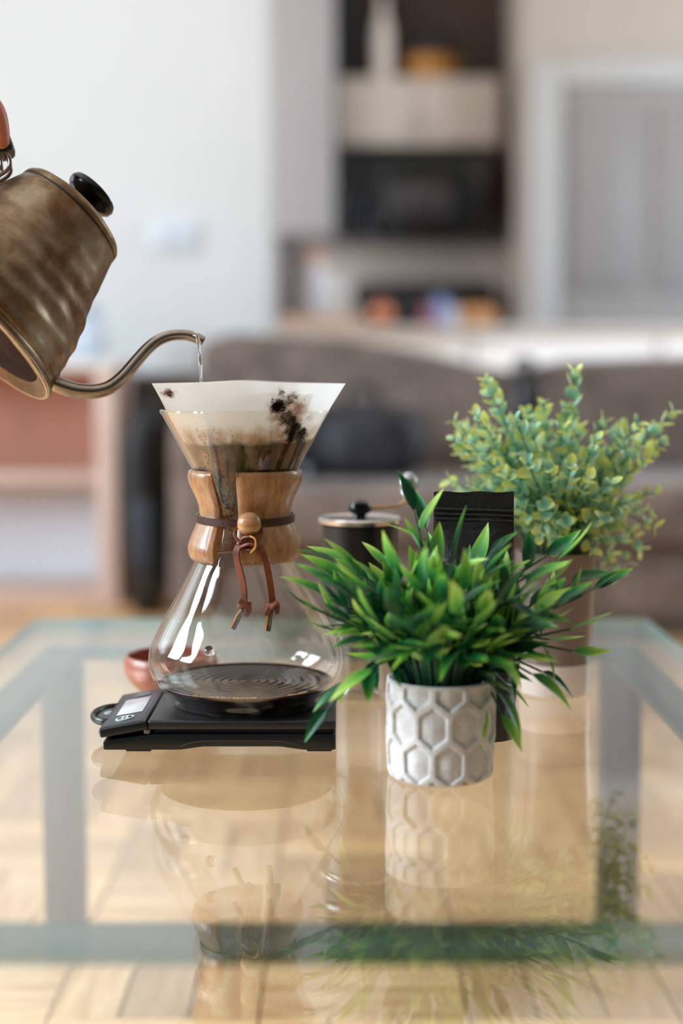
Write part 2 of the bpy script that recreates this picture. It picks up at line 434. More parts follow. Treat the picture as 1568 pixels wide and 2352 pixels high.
MB().box(x0 + 0.03, x1 - 0.15, 6.188, 6.199, CT + 0.05, z1 - 0.05).build('oven_door', M['blackmatte'], tv, bevel=0.004)
for fx in (x0 + 0.05, x1 - 0.05): MB().box(fx - 0.02, fx + 0.02, 6.22, 6.5, CT, CT + 0.016).build('foot', M['black'], tv)
for k in range(2): 
    o = MB().lathe([(0, 0), (0.02, 0), (0.018, 0.02), (0, 0.02)], n=16).build('dial', M['polished'], tv, local=True); o.location = Vector((x1 - 0.08, 6.2, CT + 0.08 + 0.08 * k)) - tv.location; o.rotation_euler = (R(90), 0, 0)
tag(MB().box(at(700, 600, 6.69).x, JX - 0.005, 6.685, 6.699, CT + 0.001, at(900, 556, 6.69).z - 0.02).build('backsplash', simple('backsplash_brightener', (240, 230, 220), 0.3, 0.03, 12), bevel=0.002), 'pale beige backsplash panel added to brighten the wall under the microwave', 'backsplash')  # added paler than the wall to offset the microwave's shade
# dark panel standing in for niche shade, and things on top of the wall cabinet
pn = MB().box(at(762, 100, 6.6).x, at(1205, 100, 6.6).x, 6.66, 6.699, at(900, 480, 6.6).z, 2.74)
tag(pn.build('shade_panel', M['darkbrown'], bevel=0.003), 'dark brown panel standing in for shade behind the microwave and wall cabinet', 'panel')
ZT = zc1 + 0.001
a0 = at(770, 100, 6.40).x; a1 = at(900, 100, 6.40).x
bx = thing('storage_box', 'tall black box standing on top of the beige wall cabinet', 'box', ((a0 + a1) / 2, 6.45, ZT))
MB().box(a0, a1, 6.41, 6.6, ZT, ZT + 0.42).build('box_body', M['blackmatte'], bx, bevel=0.006)
MB().box(a0 - 0.004, a1 + 0.004, 6.405, 6.605, ZT + 0.42, ZT + 0.46).build('lid', M['black'], bx, bevel=0.004)
c = at(878, 100, 6.34)
bt = thing('bottle', 'slim pale bottle on top of the wall cabinet before the black box', 'bottle', (c.x, 6.345, ZT))
MB().lathe([(0.0, 0), (0.036, 0), (0.04, 0.01), (0.04, 0.2), (0.03, 0.25), (0.018, 0.29), (0.018, 0.34), (0, 0.34)], (c.x, 6.345, ZT), 24).build('bottle_body', simple('cream_glaze', (226, 214, 204), 0.3, 0.04, 5), bt)
MB().lathe([(0, 0.34), (0.021, 0.34), (0.021, 0.37), (0, 0.37)], (c.x, 6.345, ZT), 20).build('cap', M['cab'], bt)
c = at(990, 100, 6.36)
bs = thing('bread_basket', 'golden wicker basket on top of the beige wall cabinet', 'basket', (c.x, 6.45, ZT))
MB().lathe([(0, 0), (0.10, 0), (0.125, 0.10), (0.13, 0.105), (0.12, 0.10), (0.10, 0.012), (0, 0.012)], (c.x, 6.45, ZT), 32).build('basket_body', simple('golden_wicker', (196, 140, 72), 0.6, 0.25, 60, bump=0.4), bs)
MB().tube([(c.x + 0.128 * math.cos(q * math.pi / 16), 6.45 + 0.128 * math.sin(q * math.pi / 16), ZT + 0.104) for q in range(33)], 0.007, 8).build('rim', simple('wicker_rim', (170, 116, 58), 0.6, 0.2, 60), bs)
hb = MB().ball((c.x + 0.01, 6.45, ZT + 0.15), 0.115, 0.1, 0.075, 24, 12)
tag(hb.build('cloth_bundle', simple('dark_navy_cloth', (38, 36, 48), 0.8, 0.3, 20, bump=0.3, bdist=0.01)), 'dark navy cloth bundle lying in the golden basket', 'cloth')
tw = MB()
x0 = at(1142, 300, 6.55).x; x1 = at(1190, 300, 6.55).x; za = at(1160, 250, 6.5).z; zb = at(1160, 480, 6.5).z
N = 12
for i in range(N):
    xa = lerp(x0, x1, i / N); xb = lerp(x0, x1, (i + 1) / N)
    ya = 6.60 + 0.012 * math.sin(i * 1.9); yb = 6.60 + 0.012 * math.sin((i + 1) * 1.9)
    tw.add([(xa, ya, zb), (xb, yb, zb), (xb, yb, za), (xa, ya, za), (xa, ya + 0.008, zb), (xb, yb + 0.008, zb), (xb, yb + 0.008, za), (xa, ya + 0.008, za)], [(0, 1, 2, 3), (5, 4, 7, 6), (0, 4, 5, 1), (3, 2, 6, 7)] + ([(0, 3, 7, 4)] if i == 0 else []) + ([(1, 5, 6, 2)] if i == N - 1 else []))
tag(tw.build('dish_towel', simple('dark_red_cloth', (158, 30, 34), 0.85, 0.15, 30)), 'dark red dish towel hanging beside the microwave', 'towel')

# things standing on the white counter
def canister(px, Y, w, h, body, lid, label, cat='canister', name='canister', z=CT):
    c = at(px, 700, Y); r = w / 2
    t = thing(name, label, cat, (c.x, Y, z))
    MB().lathe([(0, 0), (r * 0.94, 0), (r, 0.008), (r, h * 0.82), (r * 0.95, h * 0.86), (0, h * 0.86)], (c.x, Y, z), 24).build('body', body, t)
    MB().lathe([(0, h * 0.86), (r * 1.0, h * 0.86), (r * 1.0, h * 0.97), (r * 0.9, h), (0, h)], (c.x, Y, z), 24).build('lid', lid, t)
    return t
canister(660, 5.2, 0.085, 0.31, simple('dark_tin', (74, 68, 68), 0.4, 0.2, 20), simple('dark_tin_lid', (58, 60, 64), 0.35, 0.1, 9), 'tall dark canister on the white counter next to the partition wall')
canister(722, 5.25, 0.078, 0.275, simple('white_jar', (214, 214, 222), 0.35, 0.03, 9), simple('wood_lid', (206, 158, 128), 0.5, 0.12, 30), 'white jar with a wooden lid on the white counter', 'jar', 'jar')
c = at(770, 645, 5.15)
gl = thing('wine_glass', 'clear wine glass standing on the white counter beside the white jar', 'glass', (c.x, 5.15, CT))
MB().lathe([(0, 0.0), (0.03, 0.0), (0.028, 0.004), (0.004, 0.008), (0.004, 0.07)], (c.x, 5.15, CT), 20, cap=False).build('stem', clear('goblet_glass'), gl)
MB().lathe([(0.004, 0.07), (0.025, 0.085), (0.037, 0.12), (0.036, 0.16), (0.03, 0.185), (0.0285, 0.185), (0.0345, 0.16), (0.0355, 0.12), (0.0235, 0.087), (0, 0.075)], (c.x, 5.15, CT), 24, cap=False).build('bowl', clear('goblet_bowl', (0.95, 0.96, 0.97), haze=0.25), gl)
c = at(748, 725, 5.05)
tag(MB().box(at(645, 700, 5.05).x, at(842, 700, 5.05).x, 5.0, 5.12, CT, CT + 0.035).build('cutting_board', wood('pale_board', (186, 140, 116), (216, 174, 150), 0.5, (6, 40, 40)), bevel=0.008), 'pale pinkish wooden board lying on the white counter', 'board')
c = at(877, 706, 5.1)
pt = thing('copper_pot', 'small round copper pot on the white counter before the toaster oven', 'pot', (c.x, 5.1, CT))
MB().lathe([(0, 0), (0.026, 0), (0.036, 0.02), (0.039, 0.045), (0.034, 0.072), (0.028, 0.082), (0.026, 0.08), (0.03, 0.07), (0.034, 0.045), (0.03, 0.02), (0, 0.006)], (c.x, 5.1, CT), 28, cap=False).build('pot_body', simple('copper', (190, 116, 84), 0.35, 0.1, 9, metal=0.6), pt)
MB().lathe([(0.0, 0.086), (0.028, 0.083), (0.03, 0.086), (0.01, 0.094), (0.007, 0.104), (0, 0.106)], (c.x, 5.1, CT), 24).build('lid', simple('copper_lid', (170, 100, 72), 0.35, 0.1, 9, metal=0.6), pt)
cols = [((158, 96, 108), 985, 0.05, 0.085, 'dusty pink paper packet on the white counter', 'snack packet'), ((128, 148, 196), 1012, 0.05, 0.115, 'pale blue carton on the white counter between two packets', 'carton'), ((200, 198, 208), 1040, 0.045, 0.08, 'small whitish packet on the white counter beside the blue carton', 'packet')]
for rgb, px, wd, hh, lab, nm in cols:
    c = at(px, 700, 5.08)
    t = thing(nm.replace(' ', '_'), lab, nm.split()[-1], (c.x, 5.1, CT))
    MB().box(c.x - wd / 2, c.x + wd / 2, 5.08, 5.12, CT, CT + hh * 0.85).build('packet_body', simple(nm + '_paper', rgb, 0.6, 0.1, 20), t, bevel=0.006)
    MB().add([(c.x - wd / 2 + 0.004, 5.084, CT + hh * 0.85), (c.x + wd / 2 - 0.004, 5.084, CT + hh * 0.85), (c.x + wd / 2 - 0.004, 5.116, CT + hh * 0.85), (c.x - wd / 2 + 0.004, 5.116, CT + hh * 0.85), (c.x - wd / 2 + 0.004, 5.098, CT + hh), (c.x + wd / 2 - 0.004, 5.098, CT + hh), (c.x + wd / 2 - 0.004, 5.102, CT + hh), (c.x - wd / 2 + 0.004, 5.102, CT + hh)], [(0, 1, 5, 4), (1, 2, 6, 5), (2, 3, 7, 6), (3, 0, 4, 7), (4, 5, 6, 7), (3, 2, 1, 0)]).build('folded_top', simple(nm + '_top', tuple(int(v * 0.85) for v in rgb), 0.6, 0.1, 20), t)
c = at(1095, 706, 5.1)
bd = thing('bread_loaf', 'golden brown bread loaf on the white counter', 'bread', (c.x, 5.1, CT))
MB().ball((c.x, 5.12, CT + 0.038), 0.075, 0.045, 0.04, 24, 12, 0.8).build('crust', simple('bread_crust', (190, 134, 84), 0.7, 0.2, 25, bump=0.3), bd)
for k in (-1, 0, 1): MB().ball((c.x + 0.035 * k, 5.12, CT + 0.072), 0.006, 0.03, 0.008, 10, 6).build('score_mark', simple('bread_score', (222, 184, 136), 0.7, 0.1, 25), bd)

# wall switch on the white partition
c = at(402, 540, 3.99)
sw = thing('wall_switch', 'pale bluish double light switch on the white partition wall', 'switch', (c.x, 3.99, c.z))
MB().box(c.x - 0.068, c.x + 0.068, 3.988, 3.9995, c.z - 0.046, c.z + 0.046).build('cover_plate', simple('switch_plate', (214, 220, 228), 0.35, 0.01, 3), sw, bevel=0.004)
for k, rgb in ((-1, (208, 215, 225)), (1, (202, 210, 222))):
    MB().box(c.x + k * 0.032 - 0.025, c.x + k * 0.032 + 0.025, 3.982, 3.9885, c.z - 0.03, c.z + 0.03).build('rocker', simple('switch_rocker', rgb, 0.35, 0.01, 3), sw, bevel=0.003)

# ================================================================== BOOKCASE, left
LB = wood('pale_beech', (196, 164, 150), (224, 198, 186), 0.5, (30, 30, 3), 2)
BX1 = at(268, 1100, 3.49).x; BX0 = -1.75; BTOP = 0.58
bc = thing('bookcase', 'low pinkish wooden bookcase with two open shelves against the white wall', 'bookcase', ((BX0 + BX1) / 2, 3.690, 0))
MB().box(BX1 - 0.05, BX1, 3.490, 3.750, 0, BTOP).build('side_panel', LB, bc, bevel=0.003)
MB().box(BX0, BX0 + 0.05, 3.490, 3.750, 0, BTOP).build('side_panel', LB, bc, bevel=0.003)
MB().box(BX0 - 0.01, BX1 + 0.01, 3.480, 3.755, BTOP, BTOP + 0.026).build('top_board', simple('bookcase_top', (232, 226, 222), 0.5, 0.03, 4), bc, bevel=0.003)
MB().box(BX0 + 0.05, BX1 - 0.05, 3.510, 3.735, 0.30, 0.328).build('shelf', LB, bc, bevel=0.003)
MB().box(BX0 + 0.05, BX1 - 0.05, 3.500, 3.735, 0.0, 0.035).build('bottom_board', LB, bc, bevel=0.003)
MB().box(BX0 + 0.05, BX1 - 0.05, 3.735, 3.745, 0.328, BTOP).build('back_panel', wood('rust_back', (158, 100, 78), (190, 132, 108), 0.5, (20, 20, 3), 2), bc, smooth=False)
MB().box(BX0 + 0.05, BX1 - 0.05, 3.735, 3.745, 0.035, 0.30).build('back_panel', simple('pale_back', (214, 218, 226), 0.5, 0.02, 4), bc, smooth=False)
c = at(205, 760, 3.640)
jr = thing('ceramic_jar', 'small blue-grey ceramic jar on top of the bookcase', 'jar', (c.x, 3.640, BTOP + 0.026))
zz = BTOP + 0.026
MB().lathe([(0, 0), (0.028, 0), (0.044, 0.03), (0.046, 0.07), (0.03, 0.1), (0.026, 0.115), (0.022, 0.115), (0.025, 0.1), (0.04, 0.07), (0, 0.01)], (c.x, 3.640, zz), 24, cap=False).build('jar_body', simple('blue_glaze', (186, 198, 212), 0.3, 0.06, 9), jr)
MB().lathe([(0, 0.116), (0.029, 0.116), (0.026, 0.126), (0.008, 0.132), (0.008, 0.142), (0, 0.145)], (c.x, 3.640, zz), 20).build('lid', simple('blue_glaze_dark', (126, 146, 172), 0.3, 0.06, 9), jr)

# ================================================================== SOFA
SF = NT('taupe_velvet'); v = SF.coord('Object', (1, 1, 1))
f = SF.noise(v, 9, 5, 0.6, 0.8)
SF.base(SF.ramp(f, [(0.3, sr((82, 71, 66))), (0.55, sr((112, 98, 91))), (0.75, sr((136, 119, 111)))])); SF.set(Roughness=0.85, Sheen_Weight=0.15, Sheen_Roughness=0.4); SF.bump(SF.noise(v, 120, 4), 0.15, 0.002)
SFM = SF.m
sofa = thing('sofa', 'dark taupe velvet sofa with loose back cushions behind the glass table', 'sofa', (0.6, 3.350, 0))
def soft(name, x0, x1, y0, y1, z0, z1, e=0.35, rough=0.012, seed=0, m=SFM, parent=sofa):
    b = MB().ball(((x0 + x1) / 2, (y0 + y1) / 2, (z0 + z1) / 2), (x1 - x0) / 2, (y1 - y0) / 2, (z1 - z0) / 2, 48, 24, e)
    b.v = [tuple(Vector(p) + noise.noise_vector(Vector(p) * 5 + Vector((seed, 0, 0))) * rough) for p in b.v]
    return b.build(name, m, parent)
xa = at(385, 1000, 2.950).x; xb = at(462, 1000, 2.950).x
SX0 = at(300, 1000, 3.100).x
MB().box(xb, 1.77, 2.970, 3.750, 0.06, 0.22).build('seat_base', SFM, sofa, bevel=0.02)
MB().box(xb, 1.77, 3.630, 3.755, 0.22, 0.56).build('back_frame', SFM, sofa, bevel=0.04, seg=3)
arm = soft('armrest', xa, xb + 0.03, 2.910, 3.755, 0.06, at(400, 955, 2.950).z, 0.22, 0.006, 3)
soft('armrest', 1.76, 1.98, 2.910, 3.755, 0.06, 0.48, 0.22, 0.006, 5)
xm = at(1190, 1000, 3.250).x
soft('seat_cushion', xb + 0.03, xm, 2.900, 3.590, 0.21, 0.345, 0.25, 0.008, 1)
soft('seat_cushion', xm, 1.76, 2.900, 3.590, 0.21, 0.345, 0.25, 0.008, 2)
# back cushions: sagging top line
def back_cushion(x0, x1, tops, seed):
    y0, y1 = 3.370, 3.650; zb = 0.335
    b = MB().ball((0, 0, 0), 1, 1, 1, 72, 36, 0.16)
    out = []
    for p in b.v:
        x = lerp(x0, x1, (p[0] + 1) / 2); u = (p[0] + 1) / 2; zt = interp(tops, u); wz = (p[2] + 1) / 2
        y = lerp(y0, y1, (p[1] + 1) / 2) + 0.06 * wz
        q = Vector((x, y, lerp(zb, zt, wz)))
        out.append(tuple(q + noise.noise_vector(q * 6 + Vector((seed, 0, 0))) * 0.012))
    b.v = out
    return b.build('back_cushion', SFM, sofa)
Yc = 3.490
zt = lambda py: at(800, py, Yc).z
back_cushion(at(462, 800, Yc).x, at(1178, 800, Yc).x, [(0, zt(775)), (0.1, zt(766)), (0.55, zt(780)), (0.72, zt(808)), (0.9, zt(842)), (1, zt(848))], 4)
back_cushion(at(1228, 800, Yc).x, at(1800, 800, Yc).x, [(0, zt(838)), (0.15, zt(826)), (0.5, zt(820)), (1, zt(812))], 9)
for fx in (xb + 0.05, 1.7):
    for fy in (3.030, 3.730): MB().lathe([(0.018, 0), (0.026, 0.08)], (fx, fy, 0.0), 12).build('leg', M['darkbrown'], sofa)
# dark wooden end of the room divider seen left of the sofa
c0 = at(272, 900, 3.800); c1 = at(470, 900, 3.800)
cb = thing('side_cabinet', 'dark brown low side cabinet between the bookcase and the sofa', 'cabinet', ((c0.x + c1.x) / 2, 3.900, 0))
MB().box(c0.x, c1.x + 0.12, 3.790, 3.975, 0.0, 0.55).build('cabinet_body', wood('dark_walnut', (66, 52, 44), (98, 80, 70), 0.5, (3, 20, 20), 3), cb, bevel=0.006)
MB().box(c0.x - 0.01, c1.x + 0.13, 3.770, 3.980, 0.55, 0.575).build('top_board', wood('dark_walnut_top', (76, 60, 50), (112, 92, 80), 0.5, (3, 20, 20), 3), cb, bevel=0.01)
MB().box(c0.x + 0.01, (c0.x + c1.x) / 2 + 0.05, 3.778, 3.791, 0.06, 0.53).build('cabinet_door', wood('dark_walnut_door', (60, 46, 40), (88, 72, 62), 0.5, (20, 20, 3), 3), cb, bevel=0.004)
# black tall bag on the floor
c = at(335, 1200, 3.400)
bg = thing('black_bag', 'tall black bag standing on the floor beside the sofa arm', 'bag', (c.x, 3.400, 0))
b = MB().ball((c.x, 3.400, 0.25), 0.042, 0.10, 0.25, 28, 18, 0.45)
b.v = [(p[0] + 0.012 * math.sin(p[2] * 14), p[1], p[2]) for p in b.v]
b.build('bag_body', M['blackmatte'], bg)
MB().tube(spline([(c.x - 0.02, 3.370, 0.47), (c.x - 0.015, 3.360, 0.55), (c.x + 0.015, 3.360, 0.55), (c.x + 0.02, 3.370, 0.47)]), 0.008, 8).build('handle', M['blackmatte'], bg)
MB().box(c.x - 0.03, c.x + 0.03, 3.285, 3.305, 0.12, 0.28).build('front_pocket', simple('charcoal_cloth', (46, 52, 60), 0.7, 0.2, 30), bg, bevel=0.008)
# navy backpack on the sofa
NV = simple('navy_nylon', (14, 17, 25), 0.6, 0.3, 14, bump=0.25, bdist=0.004)
Yb = 3.13; cx = at(828, 1050, Yb).x; zb = 0.345; ztop = at(828, 925, Yb).z
bp = thing('backpack', 'dark navy backpack leaning on the taupe sofa', 'backpack', (cx, Yb, zb))
b = MB().ball((cx, Yb, (zb + ztop) / 2), 0.15, 0.085, (ztop - zb) / 2, 36, 22, 0.6)
b.v = [tuple(Vector(p) + Vector((0, (p[2] - zb) * 0.22, 0)) + noise.noise_vector(Vector(p) * 9) * 0.014) for p in b.v]
b.build('bag_body', NV, bp)
b = MB().ball((cx + 0.02, Yb - 0.08, zb + 0.075), 0.10, 0.045, 0.07, 28, 16, 0.6)
b.v = [tuple(Vector(p) + noise.noise_vector(Vector(p) * 12) * 0.008) for p in b.v]
b.build('front_pocket', simple('navy_pocket', (18, 22, 31), 0.6, 0.3, 14), bp)
MB().tube(spline([(cx - 0.03, Yb + 0.06, ztop - 0.01), (cx - 0.02, Yb + 0.06, ztop + 0.03), (cx + 0.03, Yb + 0.06, ztop + 0.03), (cx + 0.04, Yb + 0.06, ztop - 0.01)]), 0.008, 8).build('carry_loop', NV, bp)
b = MB().tube(spline([(cx - 0.12, Yb - 0.05, zb + 0.2), (cx - 0.16, Yb - 0.10, zb + 0.1), (cx - 0.17, Yb - 0.1, zb + 0.025), (cx - 0.1, Yb - 0.13, zb + 0.02)]), 0.014, 8, flat=0.4)
b.build('shoulder_strap', NV, bp)
MB().ball((cx - 0.115, Yb - 0.125, zb + 0.022), 0.016, 0.008, 0.012, 12, 8).build('buckle', simple('grey_buckle', (130, 140, 150), 0.3, 0.05, 9), bp)
# thermos wedged between the back cushions
c = at(1205, 850, 3.450)
th = thing('vacuum_flask', 'dark flask with a round steel lid wedged between the sofa back cushions', 'flask', (c.x, 3.450, 0.345))
MB().lathe([(0, 0), (0.036, 0), (0.04, 0.01), (0.04, c.z - 0.345 - 0.05), (0.034, c.z - 0.345 - 0.03), (0, c.z - 0.345 - 0.03)], (c.x, 3.450, 0.345), 24).build('flask_body', M['black'], th)
MB().ball((c.x, 3.450, c.z + 0.005), 0.034, 0.034, 0.032, 20, 12).build('lid', simple('grey_lid', (112, 108, 108), 0.3, 0.06, 9, metal=0.6), th)
# ================================================================== GLASS TABLE
GT = clear('table_glass', (0.955, 0.98, 0.97), 1.95)
GE = NT('table_glass_edge'); GE.base(sr((96, 150, 146))); GE.set(Roughness=0.12, Transmission_Weight=0.55, IOR=1.3)
table = thing('glass_table', 'low rectangular coffee table with a clear glass top on steel legs', 'table', (0, 0.98, 0))
GX, GY0, GY1, GTH = 0.317, 0.485, 1.462, 0.012
g = MB().box(-GX, GX, GY0, GY1, TZ - GTH, TZ)
g.mi = [0, 0, 1, 1, 1, 1]
g.build('glass_top', [GT, GE.m], table, smooth=False, bevel=0.0)
ST = simple('frame_steel', (118, 114, 109), 0.5, 0.06, 14, metal=1.0)
SR = simple('teal_rail', (92, 124, 120), 0.36, 0.05, 14, metal=1.0)
RO, RI, RT = 0.288, 0.252, 0.008
zt0, zt1 = TZ - GTH - RT, TZ - GTH - 0.0002
for (x0, x1, y0, y1) in ((-RO, RO, 1.338, 1.374), (-RO, RO, 0.630, 0.666)): MB().box(x0, x1, y0, y1, zt0, zt1).build('cross_rail', SR, table, bevel=0.0015)
for s_ in (-1, 1): MB().box(min(s_ * RO, s_ * RI), max(s_ * RO, s_ * RI), 0.666, 1.338, zt0, zt1).build('side_rail', SR, table, bevel=0.0015)
for s_ in (-1, 1):
    for y0 in (1.338, 0.630):
        lg = MB().box(min(s_ * RO, s_ * RI), max(s_ * RO, s_ * RI), y0, y0 + 0.036, 0.006, zt0).build('leg', ST, table, bevel=0.0015)
        MB().box(min(s_ * RO, s_ * RI) + 0.004, max(s_ * RO, s_ * RI) - 0.004, y0 + 0.004, y0 + 0.032, 0.0005, 0.006).build('foot_pad', M['black'], lg)

# ================================================================== KITCHEN SCALE
CY = 0.984; CX = at(565, 1400, CY).x
PZ = 0.335                                   # top of the weighing platform
sx0 = at(236, 1700, 0.93).x; sx1 = at(771, 1700, 0.93).x; px0 = at(338, 1660, 0.93).x
sy0, sy1 = 0.930, 1.030
scl = thing('kitchen_scale', 'flat black digital kitchen scale under the glass coffee maker', 'kitchen scale', ((sx0 + sx1) / 2, 0.98, TZ))
BK = M['black']
# lower body: sloping towards the display end, arched recess along the front
pf = []
zb = TZ + 0.0016; zs = TZ + 0.0125; zl = TZ + 0.0085
b = MB(); N = 60; top = []; bot = []
for i in range(N + 1):
    u = i / N; x = lerp(sx0, sx1, u)
    zt_ = interp([(0, zl), (0.06, zl + 0.001), (0.21, zs), (1, zs)], u)
    if i == 0: zt_ -= 0.001
    arch = 0.0022 * min(max((u - 0.33) / 0.1, 0), 1) * min(max((0.86 - u) / 0.1, 0), 1)
    top.append((x, zt_)); bot.append((x, zb + arch))
ring = top + bot[::-1]; n = len(ring)
b.add([(x, sy0, z) for x, z in ring] + [(x, sy1, z) for x, z in ring], [tuple(range(n))] + [tuple(range(2 * n - 1, n - 1, -1))] + [(k, (k + 1) % n, n + (k + 1) % n, n + k) for k in range(n)])
body = b.build('scale_body', BK, scl, bevel=0.0012)
b = MB(); pts = []
for i in range(25):
    u = i / 24; x = lerp(lerp(sx0, sx1, 0.33), lerp(sx0, sx1, 0.86), u)
    pts.append((x, sy0 - 0.0002, zb + 0.0022 + 0.0042 * (1 - (2 * u - 1) ** 6)))
b.tube(pts, 0.00035, 6).build('arched_groove', simple('black_worn_edge', (44, 46, 48), 0.4, 0.1, 30), body)
MB().box(px0 + 0.004, sx1 - 0.003, sy0 + 0.004, sy1 - 0.004, zs, PZ - 0.0068).build('platform_support', M['blackmatte'], scl)
PLT = NT('platform_plastic'); v = PLT.coord('Object', (1, 1, 1)); nz = PLT.noise(v, 1400, 2, 0.5)
PLT.base(PLT.ramp(PLT.noise(v, 40, 4), [(0.3, sr((24, 23, 24))), (0.75, sr((34, 31, 31)))])); PLT.set(Roughness=0.38); PLT.bump(nz, 0.25, 0.0002)
MB().box(px0, sx1, sy0 - 0.001, sy1 + 0.001, PZ - 0.0066, PZ).build('weighing_platform', PLT.m, scl, bevel=0.0022, seg=4)
for fx in (at(317, 1735, 0.93).x, at(733, 1735, 0.93).x):
    for fy in (sy0 + 0.008, sy1 - 0.012): MB().box(fx - 0.0085, fx + 0.0085, fy - 0.006, fy + 0.006, TZ + 0.0001, zb + 0.0005).build('rubber_foot', M['blackmatte'], scl, bevel=0.0008)
MB().ball((at(336, 1683, 0.93).x, sy0 + 0.0042, TZ + 0.0138), 0.0022, 0.003, 0.0017, 10, 6, 0.5).build('screw_tab', simple('grey_tab', (140, 134, 128), 0.4, 0.1, 30), scl)
# tilted display module
hl = at(228, 1673, 0.93); hr = at(334, 1654, 0.93)
tilt = math.atan2(hr.z - hl.z, hr.x - hl.x)
mod = bpy.data.objects.new('display_unit', None); COL.objects.link(mod); mod.parent = scl
wm = (hr - hl).length + 0.0015
me_c = Vector(((hl.x + hr.x) / 2, (sy0 + sy1) / 2, (hl.z + hr.z) / 2))
mod.location = me_c - scl.location; mod.rotation_euler = (0, -tilt, 0)
hy = (sy1 - sy0) / 2 + 0.002
bpy.data.objects.remove(mod)
Rm = Matrix.Translation(me_c) @ Matrix.Rotation(-tilt, 4, 'Y')
def tilted(mb):
    mb.v = [tuple(Rm @ Vector(p)) for p in mb.v]; return mb
du = tilted(MB().box(-wm / 2, wm / 2, -hy, hy, -0.0065, 0.0)).build('display_unit', BK, scl, bevel=0.0018, seg=4)
tilted(MB().box(-wm / 2 + 0.003, wm / 2 - 0.003, -hy + 0.003, hy - 0.003, -0.0002, 0.0002)).build('faceplate', simple('slate_faceplate', (44, 50, 54), 0.3, 0.06, 30), du, bevel=0.0001)
lcd = NT('lcd_grey'); v = lcd.coord('Object'); lcd.base(lcd.ramp(lcd.noise(v, 200, 4), [(0.3, sr((196, 197, 197))), (0.7, sr((212, 213, 213)))])); lcd.set(Roughness=0.2)
tilted(MB().box(-wm * 0.26, wm * 0.30, -hy * 0.42, hy * 0.46, 0.0001, 0.0007)).build('lcd_screen', lcd.m, du, bevel=0.0002)
def disc(cx, cy, rx, ry, z0, z1):
    b = MB().lathe([(1, z0), (1, z1)], (0, 0, 0), 28); b.v = [(cx + p[0] * rx, cy + p[1] * ry, p[2]) for p in b.v]; return b
btn = tilted(disc(-wm * 0.02, -hy * 0.66, wm * 0.20, hy * 0.12, 0.0001, 0.0009)).build('button', simple('button_grey', (186, 192, 192), 0.35, 0.04, 30), du)
tilted(disc(wm * 0.05, hy * 0.70, wm * 0.18, hy * 0.10, 0.0001, 0.0006)).build('printed_emblem', simple('emblem_grey', (92, 94, 96), 0.4, 0.3, 300), du)
# little printed marks on the button: a ring, a bar and a crossed ring
mk = MB(); zz = 0.00105
for cx_ in (-wm * 0.13, wm * 0.09):
    mk.tube([(cx_ + wm * 0.032 * math.cos(q * math.pi / 8), -hy * 0.66 + hy * 0.045 * math.sin(q * math.pi / 8), zz) for q in range(17)], 0.00022, 6)
mk.tube([(-wm * 0.02, -hy * 0.72, zz), (-wm * 0.02, -hy * 0.60, zz)], 0.00022, 6).tube([(wm * 0.05, -hy * 0.66, zz), (wm * 0.13, -hy * 0.66, zz)], 0.00018, 6)
tilted(mk).build('button_marks', M['blackmatte'], btn)
# hanging loop at the left end
lc = Vector((sx0 - 0.0005, 0.978, TZ + 0.0135)); lp = []
for q in range(25):
    a = R(90) + math.pi * q / 24; lp.append((lc.x + 0.0135 * math.cos(a), lc.y + 0.023 * math.sin(a), lc.z + 0.001))
lp = [(lc.x + 0.008, lc.y + 0.023, lc.z)] + lp + [(lc.x + 0.008, lc.y - 0.023, lc.z)]
MB().tube(lp, 0.0021, 10, flat=1.3).build('hanging_loop', BK, scl)
MB().ball((lc.x + 0.002, lc.y, lc.z + 0.0006), 0.0135, 0.0225, 0.0018, 24, 8, 0.9).build('loop_web', simple('loop_web', (54, 54, 55), 0.4, 0.1, 30), scl)
MB().ball((lc.x - 0.003, lc.y, lc.z + 0.0020), 0.0035, 0.006, 0.0009, 16, 8).build('hook_hole', simple('pale_hole', (150, 156, 156), 0.3, 0.1, 30), scl)

# ================================================================== GLASS COFFEE MAKER
CG = clear('borosilicate', (0.972, 0.958, 0.94), 1.47, edge=(0.58, 0.54, 0.49), haze=0.07)
z0c = PZ + 0.0003
maker = thing('coffee_maker', 'hourglass glass pour-over coffee maker with a wooden collar and leather tie', 'coffee maker', (CX, CY, z0c))
PR = [(0.0555, 0.0085), (0.0617, 0.0136), (0.0655, 0.0190), (0.0675, 0.0245), (0.0682, 0.0310), (0.0676, 0.0370), (0.0655, 0.0440), (0.0575, 0.0600), (0.0480, 0.0760), (0.0350, 0.1010), (0.0285, 0.1150), (0.0235, 0.1260), (0.0222, 0.1330), (0.0235, 0.1400), (0.0275, 0.1480), (0.0345, 0.1600), (0.0580, 0.2033)]
def smooth_prof(p, k=6):
    return [(q.x, q.y) for q in spline([(a, b, 0) for a, b in p], k)]
outer = smooth_prof([(0.0, 0.0022), (0.030, 0.0018), (0.046, 0.0004), (0.0505, 0.0006), (0.0525, 0.0035)] + PR[:-1], 5) + [(lerp(0.0345, 0.058, t), lerp(0.16, 0.2033, t)) for t in (0.2, 0.4, 0.6, 0.8, 0.95)]
TH0 = R(-90 - 17)                           # the pouring channel faces left of the lens
def adiff(a, b): return (a - b + math.pi) % (2 * math.pi) - math.pi
def channel(a, z, r):
    k = interp([(0.098, 0), (0.118, 0.0045), (0.135, 0.0065), (0.155, 0.0060), (0.175, 0.0035), (0.2033, 0.0030), (0.23, 0.003)], z)
    w_ = 0.011 / max(r, 0.02)
    d = adiff(a, TH0)
    return r + k * math.exp(-(d / w_) ** 4 * 0.7)
def rip(a, z, r): return channel(a, z, r) if z > 0.097 else r
T = 0.0021
